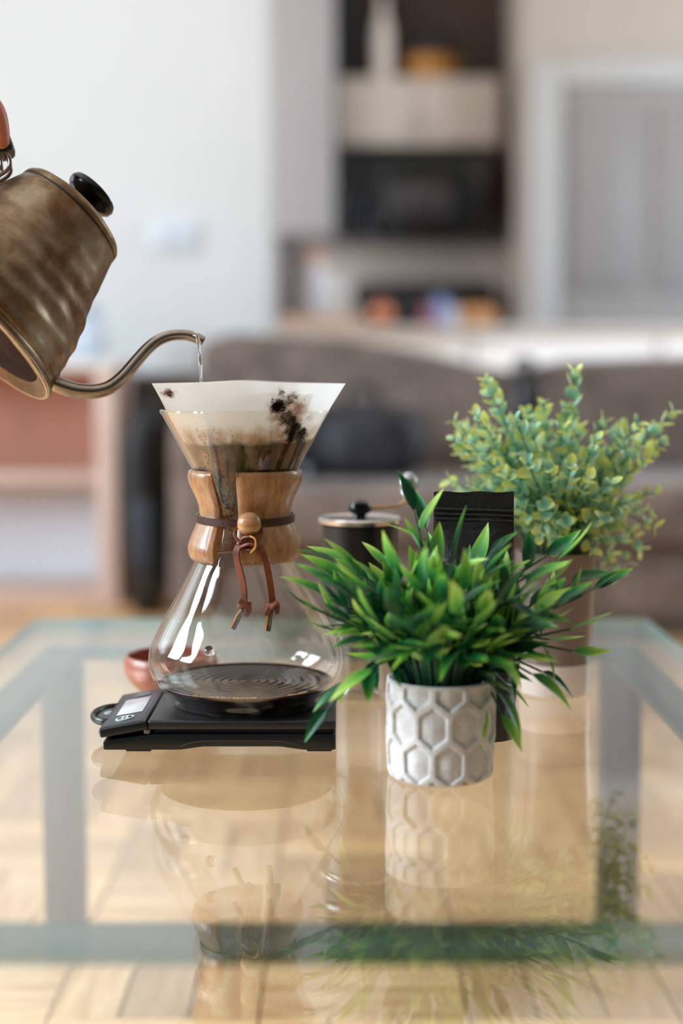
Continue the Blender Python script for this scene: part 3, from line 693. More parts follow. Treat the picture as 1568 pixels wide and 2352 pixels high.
inner = []
for i, (r, z) in enumerate(outer):
    if z < 0.006 and r < 0.054:
        continue
    inner.append((r - T, z))
inner = [(0.0, 0.0036), (0.030, 0.0032), (0.0478, 0.0026), (0.0510, 0.0050)] + [q for q in inner if q[1] > 0.0075]
rimz = 0.2033
rim = [(0.0580, rimz - 0.0006), (0.0586, rimz + 0.0004), (0.0584, rimz + 0.0014), (0.0574, rimz + 0.0018), (0.0565, rimz + 0.0012)]
MB().lathe(outer + rim + inner[::-1], (CX, CY, z0c), 128, rf=rip, cap=False).build('glass_body', CG, maker)
nb = at(480, 1496, CY - 0.0650)
NG = NT('button_glass'); NG.base((0.9, 0.86, 0.86)); NG.set(Roughness=0.0, Transmission_Weight=1.0, IOR=1.52)
MB().ball((nb.x, nb.y, nb.z), 0.0038, 0.0038, 0.0038, 20, 12).build('glass_button', NG.m, maker)
random.seed(5); dr = MB()
for _ in range(420):
    z = random.uniform(0.104, 0.196); a = TH0 + random.gauss(0, 0.16) * 0.03 / max(interp([(b, a) for a, b in PR], z), 0.02) * 1.6
    r_ = rip(a, z, interp([(b, q) for q, b in PR], z)); s_ = random.uniform(0.00025, 0.0007) * (1.0 if z < 0.17 else 0.7)
    dr.ball((CX + r_ * math.cos(a), CY + r_ * math.sin(a), z0c + z), s_, s_, s_ * random.uniform(1, 1.7), 6, 4)
tag(dr.build('water_droplets', clear('droplet', (0.75, 0.7, 0.65), 1.6, edge=(0.2, 0.15, 0.1)), maker), kind='stuff')
# wooden collar in two halves, joints at the pouring channel and opposite
WD = wood('collar_wood', (132, 82, 50), (198, 148, 104), 0.36, (26, 26, 5), 7, 0.15, coat=0.35)
co = [(0.0338, 0.1026), (0.0362, 0.1012), (0.0385, 0.1030), (0.0398, 0.1070), (0.0399, 0.1110), (0.0385, 0.1160), (0.0355, 0.1230), (0.0328, 0.1290), (0.0320, 0.1340), (0.0326, 0.1395), (0.0350, 0.1460), (0.0378, 0.1520), (0.0394, 0.1565), (0.0397, 0.1600), (0.0390, 0.1628), (0.0372, 0.1640), (0.0355, 0.1628)]
def inner_r(z):
    return interp([(b, a) for a, b in PR], z) + 0.0004
ci = [(max(inner_r(z), 0.0), z) for z in (0.1622, 0.155, 0.148, 0.14, 0.133, 0.126, 0.115, 0.106, 0.1032)]
prof = smooth_prof(co, 4) + [(min(r, 0.0395), z) for r, z in ci]
def half(name, a0, a1):
    n = 56; b = MB(); m = n + 1; P = len(prof); vs = []
    for r, z in prof:
        for k in range(m):
            a = lerp(a0, a1, k / n)
            # rounded end faces: shrink the section towards the ends
            e = min(k, n - k)
            sh = [0.0014, 0.0005, 0.0001][e] if e < 3 else 0
            rc = inner_r(z) + 0.004
            rr = r - sh if r > rc else r + sh * 0.5
            vs.append((CX + rr * math.cos(a), CY + rr * math.sin(a), z0c + z))
    fs = [(j * m + k, j * m + k + 1, ((j + 1) % P) * m + k + 1, ((j + 1) % P) * m + k) for j in range(P) for k in range(n)]
    fs += [tuple(j * m for j in range(P))[::-1], tuple(j * m + n for j in range(P))]
    b.add(vs, fs); return b.build(name, WD, maker)
G = R(14.5)
half('wooden_collar', TH0 + G * 0.80, TH0 + math.pi - R(4))
half('wooden_collar', TH0 + math.pi + R(4), TH0 + 2 * math.pi - G * 1.0)
# leather tie
LT = NT('leather'); v = LT.coord('Object'); f = LT.noise(v, 90, 5, 0.6)
LT.base(LT.ramp(f, [(0.3, sr((84, 38, 22))), (0.7, sr((138, 68, 40)))])); LT.set(Roughness=0.42); LT.bump(LT.noise(v, 700, 3), 0.2, 0.0003)
LM = LT.m
LD = simple('dark_leather', (62, 34, 30), 0.35, 0.25, 90, bump=0.15, bdist=0.0003)
WB = 0.0050; TB = 0.0016
pts = []; wd = []
for q in range(73):
    a = R(-90) + 2 * math.pi * q / 72
    zz = z0c + 0.1315 - 0.0022 * (1 - math.sin(a)) / 2 * 1.0
    pts.append((CX + 0.0336 * math.cos(a), CY + 0.0336 * math.sin(a), zz)); wd.append((0, 0, 1))
MB().ribbon(pts, wd, WB, TB).build('leather_band', LD, maker)
bc_ = at(572, 1203, 0.944)
BW = wood('bead_wood', (158, 104, 62), (206, 156, 108), 0.35, (10, 10, 60), 6, 0.1, coat=0.3)
b = MB().ball(bc_, 0.0080, 0.0080, 0.0078, 32, 20, 0.94); b.build('wooden_bead', BW, maker)
YF = 0.9445
def P2(px, py, dy=0.0): return at(px, py, YF + dy)
W3 = [(0.9, 0.3, 0.0)]
loops = [
    # loop hanging off the left of the bead into the knot
    ([(558, 1205, .010), (545, 1212, .003), (538, 1225, .000), (545, 1240, -.002), (558, 1248, -.002), (572, 1252, .000)], 0),
    ([(588, 1205, .010), (600, 1212, .004), (602, 1228, .001), (592, 1240, -.001), (580, 1246, .001), (566, 1240, .003)], 1),
]
kn = [
    ([(550, 1246, -.001), (560, 1236, -.004), (578, 1234, -.006), (592, 1240, -.004), (594, 1252, -.002)], 0),
    ([(548, 1262, .000), (560, 1254, -.004), (576, 1250, -.006), (590, 1256, -.004), (596, 1248, -.002)], 0),
    ([(556, 1258, .002), (568, 1264, -.002), (582, 1262, -.003), (594, 1256, .000)], 0),
]
LE = simple('leather_edge', (196, 138, 72), 0.6, 0.15, 200)
for pl, k in loops + kn:
    pp = spline([P2(*q) for q in pl], 8)
    MB().ribbon(pp, (0.15, -0.9, 0.35), 0.0042, 0.0016).build('knot_loop', LM, maker, bevel=0.0003, seg=1)
pp = spline([P2(576, 1232, -.006), P2(586, 1240, -.0085), P2(586, 1256, -.008), P2(576, 1268, -.005)], 8)
MB().ribbon(pp, (0.2, -1, 0), 0.0036, 0.0009).build('knot_edge', LE, maker)
tails = [
    [(572, 1250, .000), (552, 1252, -.002), (543, 1266, -.003), (545, 1290, -.003), (553, 1320, -.004), (559, 1350, -.005), (561, 1384, -.005)],
    [(588, 1252, -.001), (598, 1260, -.002), (606, 1280, -.003), (614, 1310, -.004), (620, 1345, -.005), (625, 1386, -.006)],
]
for tl, lm in zip(tails, (LM, LM)):
    pp = spline([P2(*q) for q in tl], 8)
    n_ = len(pp)
    wds = [Vector((0.92, -0.40, 0)) if tl is tails[0] else Vector((0.96, 0.28, 0)) for _ in range(n_)]
    t_ = MB().ribbon(pp, wds, 0.0047, 0.0015).build('leather_tail', lm, maker, bevel=0.0003, seg=1)
    e = pp[-1]
    # overhand knot: wound turns, then the cut end
    kp = []
    for q in range(22):
        a = -0.6 + q / 21 * (2 * math.pi * 1.25)
        kp.append(e + Vector((0.0042 * math.cos(a), -0.0034 * math.sin(a) - 0.0002, -0.0028 + 0.0034 * (0.5 - q / 21) + 0.0014 * math.sin(a * 0.5))))
    MB().ribbon(kp, (0.1, 0, 1), 0.0042, 0.0016).build('end_knot', lm, t_, bevel=0.0003, seg=1)
    if tl is tails[0]:
        k2 = [e + Vector((-0.003, -0.004, 0.002)), e + Vector((0.003, -0.0052, -0.003)), e + Vector((0.0012, -0.004, -0.0085))]
        ce = [e + Vector((-0.0005, -0.003, -0.004)), P2(549, 1412, -.007), P2(541, 1428, -.006), P2(533, 1443, -.005)]
    else:
        k2 = [e + Vector((0.004, -0.004, 0.002)), e + Vector((-0.002, -0.0052, -0.003)), e + Vector((-0.0035, -0.004, -0.0075))]
        ce = [e + Vector((-0.001, -0.003, -0.004)), P2(619, 1412, -.007), P2(617, 1430, -.006), P2(614, 1449, -.005)]
    MB().ribbon(spline(k2, 6), (1, 0, 0.6), 0.0036, 0.0016).build('end_knot', lm, t_, bevel=0.0003, seg=1)
    MB().ribbon(spline(ce, 6), (0.9, -0.4, 0.2), 0.0042, 0.0016).build('cut_end', LD, t_, bevel=0.0003, seg=1)
    MB().ribbon([q + Vector((-0.0014, -0.0010, 0)) for q in spline(ce, 6)], (0.9, -0.4, 0.2), 0.0012, 0.0006).build('raw_edge', LE, t_)

# brewed coffee in the flask
CF = NT('black_coffee'); CF.base(sr((26, 12, 7))); CF.set(Roughness=0.02, IOR=1.34, Specular_IOR_Level=0.14, Specular_Tint=(0.95, 0.78, 0.58, 1))
cof = thing('brewed_coffee', 'dark brewed coffee pooled in the bottom of the glass coffee maker', 'coffee', (CX, CY, z0c + 0.0055))
LV = 0.0150
def glass_in(z): return interp([(b, a) for a, b in inner[3:]], z) - 0.0003
side = [(0.0, 0.0039), (0.0472, 0.0030), (0.0506, 0.0054)] + [(glass_in(z), z) for z in (0.0095, 0.0115, 0.0135, LV)]
top = []
for i in range(120):
    r = (glass_in(LV) - 0.0003) * (1 - (i + 1) / 120)
    top.append((max(r, 0), LV + 0.00032 * math.sin(r * 1050) * math.exp(-r / 0.04) - (0.0002 if i else 0)))
MB().lathe(side + top, (CX, CY, z0c), 96, cap=False, rf=lambda a, z, r: r * (1 + 0.02 * math.sin(2 * a + 0.6) * (1 - r / 0.063)) if z > LV - 0.001 and r < 0.061 else r).build('liquid', CF.m, cof)
TR = simple('crema_film', (96, 54, 26), 0.3, 0.3, 60)
MB().tube([(CX + (glass_in(LV + 0.0006) - 0.0009) * math.cos(2 * math.pi * q / 96), CY + (glass_in(LV + 0.0006) - 0.0009) * math.sin(2 * math.pi * q / 96), z0c + LV + 0.0003) for q in range(97)], 0.0005, 6, cap=False, flat=0.8).build('meniscus_ring', TR, cof)
random.seed(11); fo = MB()
for (a0, a1, nn) in ((-124, -117, 12), (-112, -80, 95), (-58, -42, 40)):
    for _ in range(nn):
        a = R(random.uniform(a0, a1)); r_ = glass_in(LV) - 0.0012 - abs(random.gauss(0, 0.0011)); q = random.uniform(0.0003, 0.0008)
        fo.ball((CX + r_ * math.cos(a), CY + r_ * math.sin(a), z0c + LV + 0.0004), q, q, q, 6, 4)
tag(fo.build('foam_bubbles', simple('tan_foam', (206, 164, 108), 0.35, 0.2, 200), cof), kind='stuff')

# paper filter with wet coffee grounds
FZ = 0.2238; FR = 0.0672
pa = NT('filter_paper'); tc = pa.new('ShaderNodeTexCoord'); sp = pa.new('ShaderNodeSeparateXYZ'); pa.ln(tc.outputs['Object'], sp.inputs[0])
v = tc.outputs['Object']
n1 = pa.noise(v, 55, 5, 0.65, 0.4); n2 = pa.noise(v, 420, 4, 0.7); n5 = pa.noise(v, 170, 3, 0.6, 0.3); n6 = pa.noise(v, 1500, 2, 0.6)
mpv = pa.new('ShaderNodeMapping'); mpv.inputs['Scale'].default_value = (160, 160, 14); pa.ln(v, mpv.inputs[0]); n3 = pa.noise(mpv.outputs[0], 1.0, 4, 0.6)
zz = pa.math('ADD', sp.outputs['Z'], pa.math('MULTIPLY', pa.math('SUBTRACT', n1, 0.5), 0.006))
zz = pa.math('ADD', zz, pa.math('MULTIPLY', sp.outputs['X'], -0.03))
wet = pa.rng(zz, 0.1815, 0.1855, 1, 0)                      # soaked through up to the slurry line
soft_ = pa.math('MULTIPLY', pa.rng(zz, 0.185, 0.197, 1, 0), pa.rng(n3, 0.25, 0.7))   # tan bleed above it
c1 = pa.mix(n2, sr((244, 244, 243)), sr((253, 253, 252)))
c2 = pa.mix(pa.math('MULTIPLY', soft_, 0.7), c1, sr((190, 142, 88)))
wetc = pa.ramp(pa.math('ADD', pa.math('MULTIPLY', n3, 0.55), pa.math('MULTIPLY', n1, 0.45)), [(0.36, sr((36, 22, 10))), (0.52, sr((74, 47, 21))), (0.68, sr((124, 80, 38)))])
c3 = pa.mix(wet, c2, wetc)
# patch of dark grounds stuck to the paper, right of the middle, and a small one at the left edge
def spot(x, z, wx, wz, thr, soft=0.06):
    dx = pa.math('POWER', pa.math('ABSOLUTE', pa.math('DIVIDE', pa.math('SUBTRACT', sp.outputs['X'], x), wx)), 2.0)
    dzz = pa.math('POWER', pa.math('ABSOLUTE', pa.math('DIVIDE', pa.math('SUBTRACT', sp.outputs['Z'], z), wz)), 2.0)
    dd = pa.math('SUBTRACT', 1.0, pa.math('ADD', dx, dzz), True)
    nn = pa.math('ADD', pa.math('MULTIPLY', pa.math('SUBTRACT', n5, 0.5), 2.6), pa.math('MULTIPLY', pa.math('SUBTRACT', n6, 0.5), 3.2))
    return pa.math('MULTIPLY', pa.rng(pa.math('ADD', dd, pa.math('MULTIPLY', nn, 0.8)), thr, thr + soft), pa.rng(dd, 0.0, 0.25))
front = pa.rng(sp.outputs['Y'], 0.0, 0.004, 1, 0)
g = pa.math('MAXIMUM', spot(0.0235, 0.2085, 0.0065, 0.0075, 0.45), spot(0.0335, 0.1895, 0.0095, 0.0085, 0.38))
g = pa.math('MAXIMUM', g, spot(0.0290, 0.2000, 0.0075, 0.0075, 0.62))
g = pa.math('MAXIMUM', g, spot(0.0290, 0.2140, 0.0135, 0.0085, 0.98))
g2 = spot(-0.050, 0.2165, 0.008, 0.0045, 0.8)
c4 = pa.mix(pa.math('MULTIPLY', spot(0.030, 0.204, 0.017, 0.020, 0.2, 1.2), pa.math('MULTIPLY', front, 0.7)), c3, sr((172, 118, 72)))
c4 = pa.mix(pa.math('MULTIPLY', g, front), c4, sr((52, 28, 16)))
c4 = pa.mix(pa.math('MULTIPLY', g2, front), c4, sr((120, 74, 48)))
pa.base(c4); pa.set(Roughness=0.75, Specular_IOR_Level=0.2)
trl = pa.new('ShaderNodeBsdfTranslucent'); pa.ln(c4, trl.inputs['Color'])
ms = pa.new('ShaderNodeMixShader'); pa.ln(pa.math('MULTIPLY', pa.math('SUBTRACT', 1.0, wet), 0.8), ms.inputs[0]); pa.ln(pa.b.outputs[0], ms.inputs[1]); pa.ln(trl.outputs[0], ms.inputs[2]); pa.ln(ms.outputs[0], pa.out.inputs['Surface'])
pa.bump(n2, 0.12, 0.0004)
def cone_r(z): return lerp(0.0205, 0.0562, (z - 0.138) / (0.2033 - 0.138)) if z < 0.2033 else lerp(0.0562, FR, (z - 0.2033) / (FZ - 0.2033))
fl = thing('paper_filter', 'white cone paper filter soaked brown with coffee in the top of the coffee maker', 'filter', (CX + 0.002, CY, z0c))
zs_ = [0.1375 + (FZ - 0.1375) * i / 30 for i in range(31)]
def wav(a, z, r):
    k = max((z - 0.203) / (FZ - 0.203), 0)
    s_ = r + k * (0.0009 * math.sin(7 * a + 1) + 0.0007 * math.sin(11 * a))
    return s_
prof_o = [(0.002, 0.1345)] + [(cone_r(z) - 0.0008, z) for z in zs_]
b = MB().lathe(prof_o + [(r - 0.00045, z) for r, z in prof_o[::-1]], (CX + 0.002, CY, z0c), 128, rf=wav, cap=False)
nv = []
for p in b.v:
    x, y, z = p; k = max((z - z0c - 0.205) / (FZ - 0.205), 0)
    a = math.atan2(y - CY, x - CX)
    nv.append((x, y, z + k * (0.0016 * math.cos(a * 2 - math.pi) * 0 + 0.0011 * math.exp(-((x - CX + 0.001) / 0.018) ** 2) - 0.0008 * abs(x - CX) / 0.06)))
b.v = nv
cone = b.build('paper_cone', pa.m, fl)
# the folded extra layers: a flap that shows as a crease on the right
a0, a1 = R(-90 + 47), R(-90 - 55); vs = []; fs = []
m_ = 25
for i in range(31):
    z = zs_[i] if i < 30 else FZ
    for k in range(m_):
        a = lerp(a0, a1, k / (m_ - 1)); r = cone_r(min(z, FZ - 0.006)) - 0.00155
        zf = min(z, FZ - 0.007)
        vs.append((CX + 0.002 + r * math.cos(a), CY + r * math.sin(a), z0c + zf))
for j in range(30):
    for k in range(m_ - 1): fs.append((j * m_ + k, j * m_ + k + 1, (j + 1) * m_ + k + 1, (j + 1) * m_ + k))
MB().add(vs, fs).build('folded_layer', pa.m, fl)
# slurry of grounds and water inside the filter
SL = simple('coffee_slurry', (70, 44, 26), 0.35, 0.4, 220, bump=0.4, bdist=0.0006)
sv = 0.184
pr = [(0.003, 0.1365)] + [(cone_r(z) - 0.0024, z) for z in (0.14, 0.155, 0.17, 0.182, sv)] + [(0.03, sv + 0.0004), (0.0, sv - 0.0012)]
tag(MB().lathe(pr, (CX + 0.002, CY, z0c), 64).build('coffee_slurry', SL), 'wet brown coffee grounds and water filling the paper filter', 'coffee grounds', kind='stuff')
# ================================================================== KETTLE (tilted, pouring)
KY = 0.985
ce_, se_ = math.cos(R(15.5)), math.sin(R(15.5))
fw = Vector((0, math.cos(PITCH), -math.sin(PITCH))); upv = Vector((0, math.sin(PITCH), math.cos(PITCH))); rt = Vector((1, 0, 0))
kA = (rt * 0.65 + upv * 0.76).normalized() * ce_ + fw * se_
kS = (rt * 0.76 - upv * 0.65).normalized()
kT = kA.cross(kS).normalized()
PXM = KY / F * 1.002                         # metres for one frame pixel at the kettle's distance
kb0 = at(-81, 738, KY)
KM = NT('tarnished_steel'); v = KM.coord('Object')
f1 = KM.noise(v, 26, 6, 0.62, 0.5); f2 = KM.noise(v, 130, 4, 0.6)
KM.base(KM.ramp(KM.math('ADD', KM.math('MULTIPLY', f1, 0.8), KM.math('MULTIPLY', f2, 0.2)), [(0.32, sr((78, 54, 34))), (0.46, sr((116, 92, 68))), (0.58, sr((140, 122, 100))), (0.72, sr((158, 144, 128)))]))
KM.set(Metallic=1.0); KM.ln(KM.rng(f1, 0.3, 0.7, 0.55, 0.36), KM.b.inputs['Roughness']); KM.bump(f2, 0.05, 0.0008)
KST = simple('kettle_steel', (170, 160, 150), 0.24, 0.12, 40, metal=1.0)
ket = thing('kettle', 'tarnished steel gooseneck kettle tilted to pour, held at the left edge', 'kettle', kb0)
ket.rotation_mode = 'QUATERNION'; ket.rotation_quaternion = Matrix((kS, kT, kA)).transposed().to_quaternion()
def kp(s, a, t=0): return Vector((s * PXM, t * PXM, a * PXM))
prof = [(0, 8), (212, 8), (222, 2), (236, -4), (248, 0), (252, 8), (249, 16), (245, 22)]
for i in range(64):
    a_ = 26 + i * (340 - 26) / 63
    r_ = interp([(20, 248), (80, 233), (175, 200), (277, 162), (340, 143)], a_)
    prof.append((r_ + 1.4 * math.cos((a_ - 36) / 47 * 2 * math.pi) * min(max((300 - a_) / 120, 0), 1), a_))
prof += [(143, 343), (139, 345), (134, 345)]
pr = [(q.x * PXM, q.y * PXM) for q in spline([(a, b, 0) for a, b in prof[3:]], 2)]
pr = [(0.0, 12 * PXM), (205 * PXM, 12 * PXM), (216 * PXM, 6 * PXM)] + pr
def dent(a, z, r):
    q = Vector((math.cos(a) * 2.4, math.sin(a) * 2.4, z * 45)); k = min(max((z / PXM - 24) / 30, 0), 1) * min(max((330 - z / PXM) / 60, 0), 1)
    return r + k * (0.0020 * noise.noise(q * 1.1) + 0.0008 * math.sin(a * 9 + z * 160) * min(max((220 - z / PXM) / 120, 0), 1))
MB().lathe(pr, n=96, rf=dent).build('kettle_body', KM.m, ket, local=True)
MB().tube([kp(246 * math.cos(q * math.pi / 48), 3, 246 * math.sin(q * math.pi / 48)) for q in range(97)], 6.5 * PXM, 10).build('base_ring', KST, ket, local=True)
MB().lathe([(0, 11.6 * PXM), (204 * PXM, 11.6 * PXM), (204 * PXM, 10.2 * PXM), (0, 10.2 * PXM)], n=64).build('scorched_base', simple('scorched_steel', (44, 28, 27), 0.85, 0.7, 45, spec=0.08), ket, local=True)
MB().lathe([(q[0] * PXM, q[1] * PXM) for q in [(134, 346), (141, 347), (142, 352), (141, 358), (134, 366), (110, 376), (80, 381), (40, 384), (0, 385)]], n=72).build('lid', KM.m, ket, local=True)
MB().lathe([(q[0] * PXM, q[1] * PXM) for q in [(136, 343.5), (142.5, 344.5), (142.5, 347.5), (136, 348)]], n=72).build('lid_seam', M['blackmatte'], ket, local=True)
MB().lathe([(q[0] * PXM, q[1] * PXM) for q in [(0, 384), (30, 384), (28, 394), (34, 404), (54, 412), (62, 420), (64, 430), (60, 438), (46, 443), (20, 445), (0, 445)]], n=48).build('lid_knob', M['blackgloss'], ket, local=True)
sp_ = [(225, 30), (243, 26), (285, 42), (318, 66), (338, 92), (346, 118), (348, 150), (346, 190), (345, 232), (350, 264), (364, 292), (388, 316), (410, 327), (428, 331)]
pts = spline([kp(a, b) for a, b in sp_], 6)
n_ = len(pts); rad = [lerp(19.5, 12.5, min(i / (n_ - 1) * 1.25, 1)) * PXM for i in range(n_)]; rad[-1] = 12.0 * PXM
ri = [r - 1.6 * PXM for r in rad]
b = MB().tube(pts, rad, 18, cap=False)
b2 = MB().tube(pts[-14:], ri[-14:], 18, cap=False)
k0 = len(b.v); b.add(b2.v, b2.f)
e1 = [(n_ - 1) * 18 + k for k in range(18)]; e2 = [k0 + 13 * 18 + k for k in range(18)]
b.f += [(e1[k], e1[(k + 1) % 18], e2[(k + 1) % 18], e2[k]) for k in range(18)]; b.mi += [0] * 18
b.build('spout', simple('spout_steel', (158, 146, 134), 0.27, 0.16, 60, metal=1.0), ket, local=True)
# handle: bent steel bracket and black grip arching away at the back
Kinv = Matrix((kS, kT, kA))                  # world -> kettle axes
def loc_of(px, py, dy=0.0): return Kinv @ (at(px, py, KY + dy) - kb0)
HY = 0.027                                   # the back of the kettle leans away from the lens
hp = [loc_of(11, 359, HY), loc_of(-14, 296, HY), loc_of(-52, 238, HY), (loc_of(-112, 204, HY)), loc_of(-184, 212, HY), loc_of(-248, 268, HY), loc_of(-290, 350, HY)]
hpp = spline(hp, 8)
Kt = Vector((0, 1, 0))
b = MB(); vs = []; 
for i, p in enumerate(hpp):
    t = (hpp[min(i + 1, len(hpp) - 1)] - hpp[max(i - 1, 0)]).normalized(); u = t.cross(Kt).normalized()
    sc_ = 1.0 if 0 < i < len(hpp) - 1 else 0.93
    for k in range(20):
        a = 2 * math.pi * k / 20
        ca, sa = math.cos(a), math.sin(a)
        vs.append(p + u * math.copysign(abs(ca) ** 0.6, ca) * 27 * PXM * sc_ + Kt * math.copysign(abs(sa) ** 0.6, sa) * 28 * PXM * sc_)
N = len(hpp)
b.add(vs, [(j * 20 + k, j * 20 + (k + 1) % 20, (j + 1) * 20 + (k + 1) % 20, (j + 1) * 20 + k) for j in range(N - 1) for k in range(20)] + [tuple(range(19, -1, -1)), tuple((N - 1) * 20 + k for k in range(20))])
b.build('handle', M['black'], ket, local=True)
for off in (-16, 16):
    o3 = Kt * off * PXM
    br = spline([loc_of(10, 348, HY) + o3, loc_of(21, 366, HY) + o3, loc_of(24, 384, HY) + o3, loc_of(17, 398, HY) + o3, loc_of(-4, 412, HY) + o3, loc_of(-34, 428, HY) + o3, loc_of(-70, 452, HY) + o3 * 1.2], 6)
    MB().tube(br, 4.6 * PXM, 10).build('handle_bracket', KST, ket, local=True)
    br = spline([loc_of(-8, 352, HY) + o3, loc_of(2, 372, HY) + o3, loc_of(3, 388, HY) + o3, loc_of(-6, 402, HY) + o3, loc_of(-24, 416, HY) + o3], 6)
    MB().tube(br, 4.0 * PXM, 10).build('handle_bracket', KST, ket, local=True)

# water stream
tip = at(453, 778, KY)
pts = spline([at(444, 766, KY), at(452, 772, KY), at(457, 795, KY), at(460, 830, KY), at(462, 875, KY), at(463, 930, KY), at(463, 993, KY)], 8)
WT = NT('water'); WT.base((0.92, 0.97, 1.0)); WT.set(Roughness=0.0, Transmission_Weight=1.0, IOR=1.33)
n_ = len(pts)
rad = [PXM * (6.0 - 2.4 * i / n_ + 0.6 * math.sin(i * 0.55)) for i in range(n_)]
tag(MB().tube(pts, rad, 14, flat=0.8).build('water_stream', WT.m), 'thin clear stream of water falling from the kettle spout', 'water')

# ================================================================== HAND holding the kettle handle
SK = NT('skin'); v = SK.coord('Object'); f = SK.noise(v, 60, 5, 0.6)
SK.base(SK.ramp(f, [(0.3, sr((176, 98, 80))), (0.7, sr((208, 136, 110)))])); SK.set(Roughness=0.45, Subsurface_Weight=0.25, Subsurface_Scale=0.004); SK.b.inputs['Subsurface Radius'].default_value = (1, 0.35, 0.2)
SK.bump(SK.noise(v, 500, 4), 0.2, 0.0004)
hand = thing('person', 'person reaching in from the left with one hand gripping the kettle handle', 'person', at(-420, 330, KY + HY))
def W(px, py, dy=0.0): return at(px, py, KY + HY + dy)
hb = MB()
def limb(pts, rads, n=14):
    pp = spline(pts, 6); N = len(pp); m = len(rads)
    rr = [interp([(i, q) for i, q in enumerate(rads)], j * (m - 1) / (N - 1)) for j in range(N)]
    hb.tube(pp, rr, n); hb.ball(pp[0], rr[0], None, None, 12, 8); hb.ball(pp[-1], rr[-1] * 1.0, None, None, 12, 8)
mm = 0.001
# thumb lying along the grip, its tip towards the kettle
limb([W(-215, 250, -.030), W(-150, 205, -.032), W(-72, 205, -.028), W(-17, 258, -.020), W(3, 322, -.014)], [13 * mm, 12 * mm, 10 * mm, 9.2 * mm, 6.4 * mm])
# palm: back of the hand above and behind the grip
for (a, b_, ra, rb) in ((W(-330, 255, -.012), W(-150, 175, -.004), 19 * mm, 14 * mm), (W(-340, 270, .010), W(-150, 172, .016), 18 * mm, 13 * mm), (W(-350, 290, .030), W(-190, 180, .036), 17 * mm, 12 * mm), (W(-350, 310, .048), W(-235, 205, .054), 15 * mm, 11 * mm)):
    limb([a, (a + b_) / 2 + Vector((0, 0, 0.004)), b_], [ra, (ra + rb) / 2, rb])
limb([W(-340, 265, -.012), W(-345, 280, .02), W(-350, 300, .05)], [17 * mm, 18 * mm, 15 * mm])
limb([W(-330, 255, -.012), W(-270, 248, -.024), W(-215, 250, -.030)], [17 * mm, 15 * mm, 13 * mm])
# four fingers curled round the far side and under the grip
def finger(k, pts, r): limb(pts, [r, r * 0.96, r * 0.92, r * 0.86, r * 0.72])
finger(0, [W(-150, 172, .000), W(-88, 168, .022), W(-52, 215, .034), W(-78, 262, .024), W(-110, 262, .004)], 9.2 * mm)
finger(1, [W(-150, 172, .018), W(-112, 160, .040), W(-98, 225, .044), W(-122, 268, .030), W(-148, 262, .010)], 9.4 * mm)
finger(2, [W(-190, 180, .038), W(-168, 172, .050), W(-160, 232, .048), W(-176, 272, .034), W(-196, 276, .014)], 9.0 * mm)
finger(3, [W(-235, 205, .054), W(-224, 208, .056), W(-214, 262, .050), W(-226, 296, .036), W(-244, 306, .020)], 8.0 * mm)
# wrist and forearm
limb([W(-345, 285, .018), W(-430, 318, .016), W(-560, 372, .000), W(-800, 470, -.05), W(-1150, 600, -.13)], [25 * mm, 23 * mm, 27 * mm, 35 * mm, 41 * mm], 20)
ho = hb.build('hand_and_arm', SK.m, hand, fix=False)
rm = ho.modifiers.new('fuse', 'REMESH'); rm.mode = 'VOXEL'; rm.voxel_size = 0.0018; rm.use_smooth_shade = True
smm = ho.modifiers.new('soften', 'SMOOTH'); smm.iterations = 6; smm.factor = 0.6
slv = MB().tube(spline([W(-700, 428, -.028), W(-800, 470, -.05), W(-1150, 600, -.13), W(-1500, 760, -.2)], 8), [44 * mm] + [47 * mm] * 10 + [54 * mm] * 13 + [40 * mm], 28, cap=True)
slv.v = [tuple(Vector(p) + noise.noise_vector(Vector(p) * 30) * 0.004) for p in slv.v]
so = slv.build('sleeve', simple('grey_knit', (96, 98, 104), 0.85, 0.1, 80, bump=0.4), hand)

# ================================================================== BOWL
def on_table(px, py):                        # point of the table top seen in this direction
    a = at(px, py, 1.0); t = (TZ - HZ) / (a.z - HZ); return Vector((a.x * t, t, TZ))
bwc = on_table(388, 1597); bwc.y += 0.015
bwl = thing('wooden_bowl', 'small round reddish-brown wooden bowl behind the scale', 'bowl', bwc)
RW = wood('red_wood', (122, 62, 44), (172, 100, 76), 0.35, (14, 14, 30), 4, 0.08, coat=0.3)
MB().lathe(smooth_prof([(0, 0.0002), (0.018, 0.0002), (0.026, 0.003), (0.0345, 0.012), (0.0372, 0.021), (0.0365, 0.027), (0.0352, 0.0297), (0.0340, 0.0300), (0.0335, 0.028), (0.0345, 0.021), (0.031, 0.012), (0.022, 0.005), (0, 0.004)], 4), bwc, 64, cap=False).build('bowl_shell', RW, bwl)
MB().lathe([(0.016, 0.0), (0.018, 0.0), (0.018, 0.0012), (0.016, 0.0012), (0.016, 0.0)], bwc, 40, cap=False).build('foot_ring', RW, bwl)

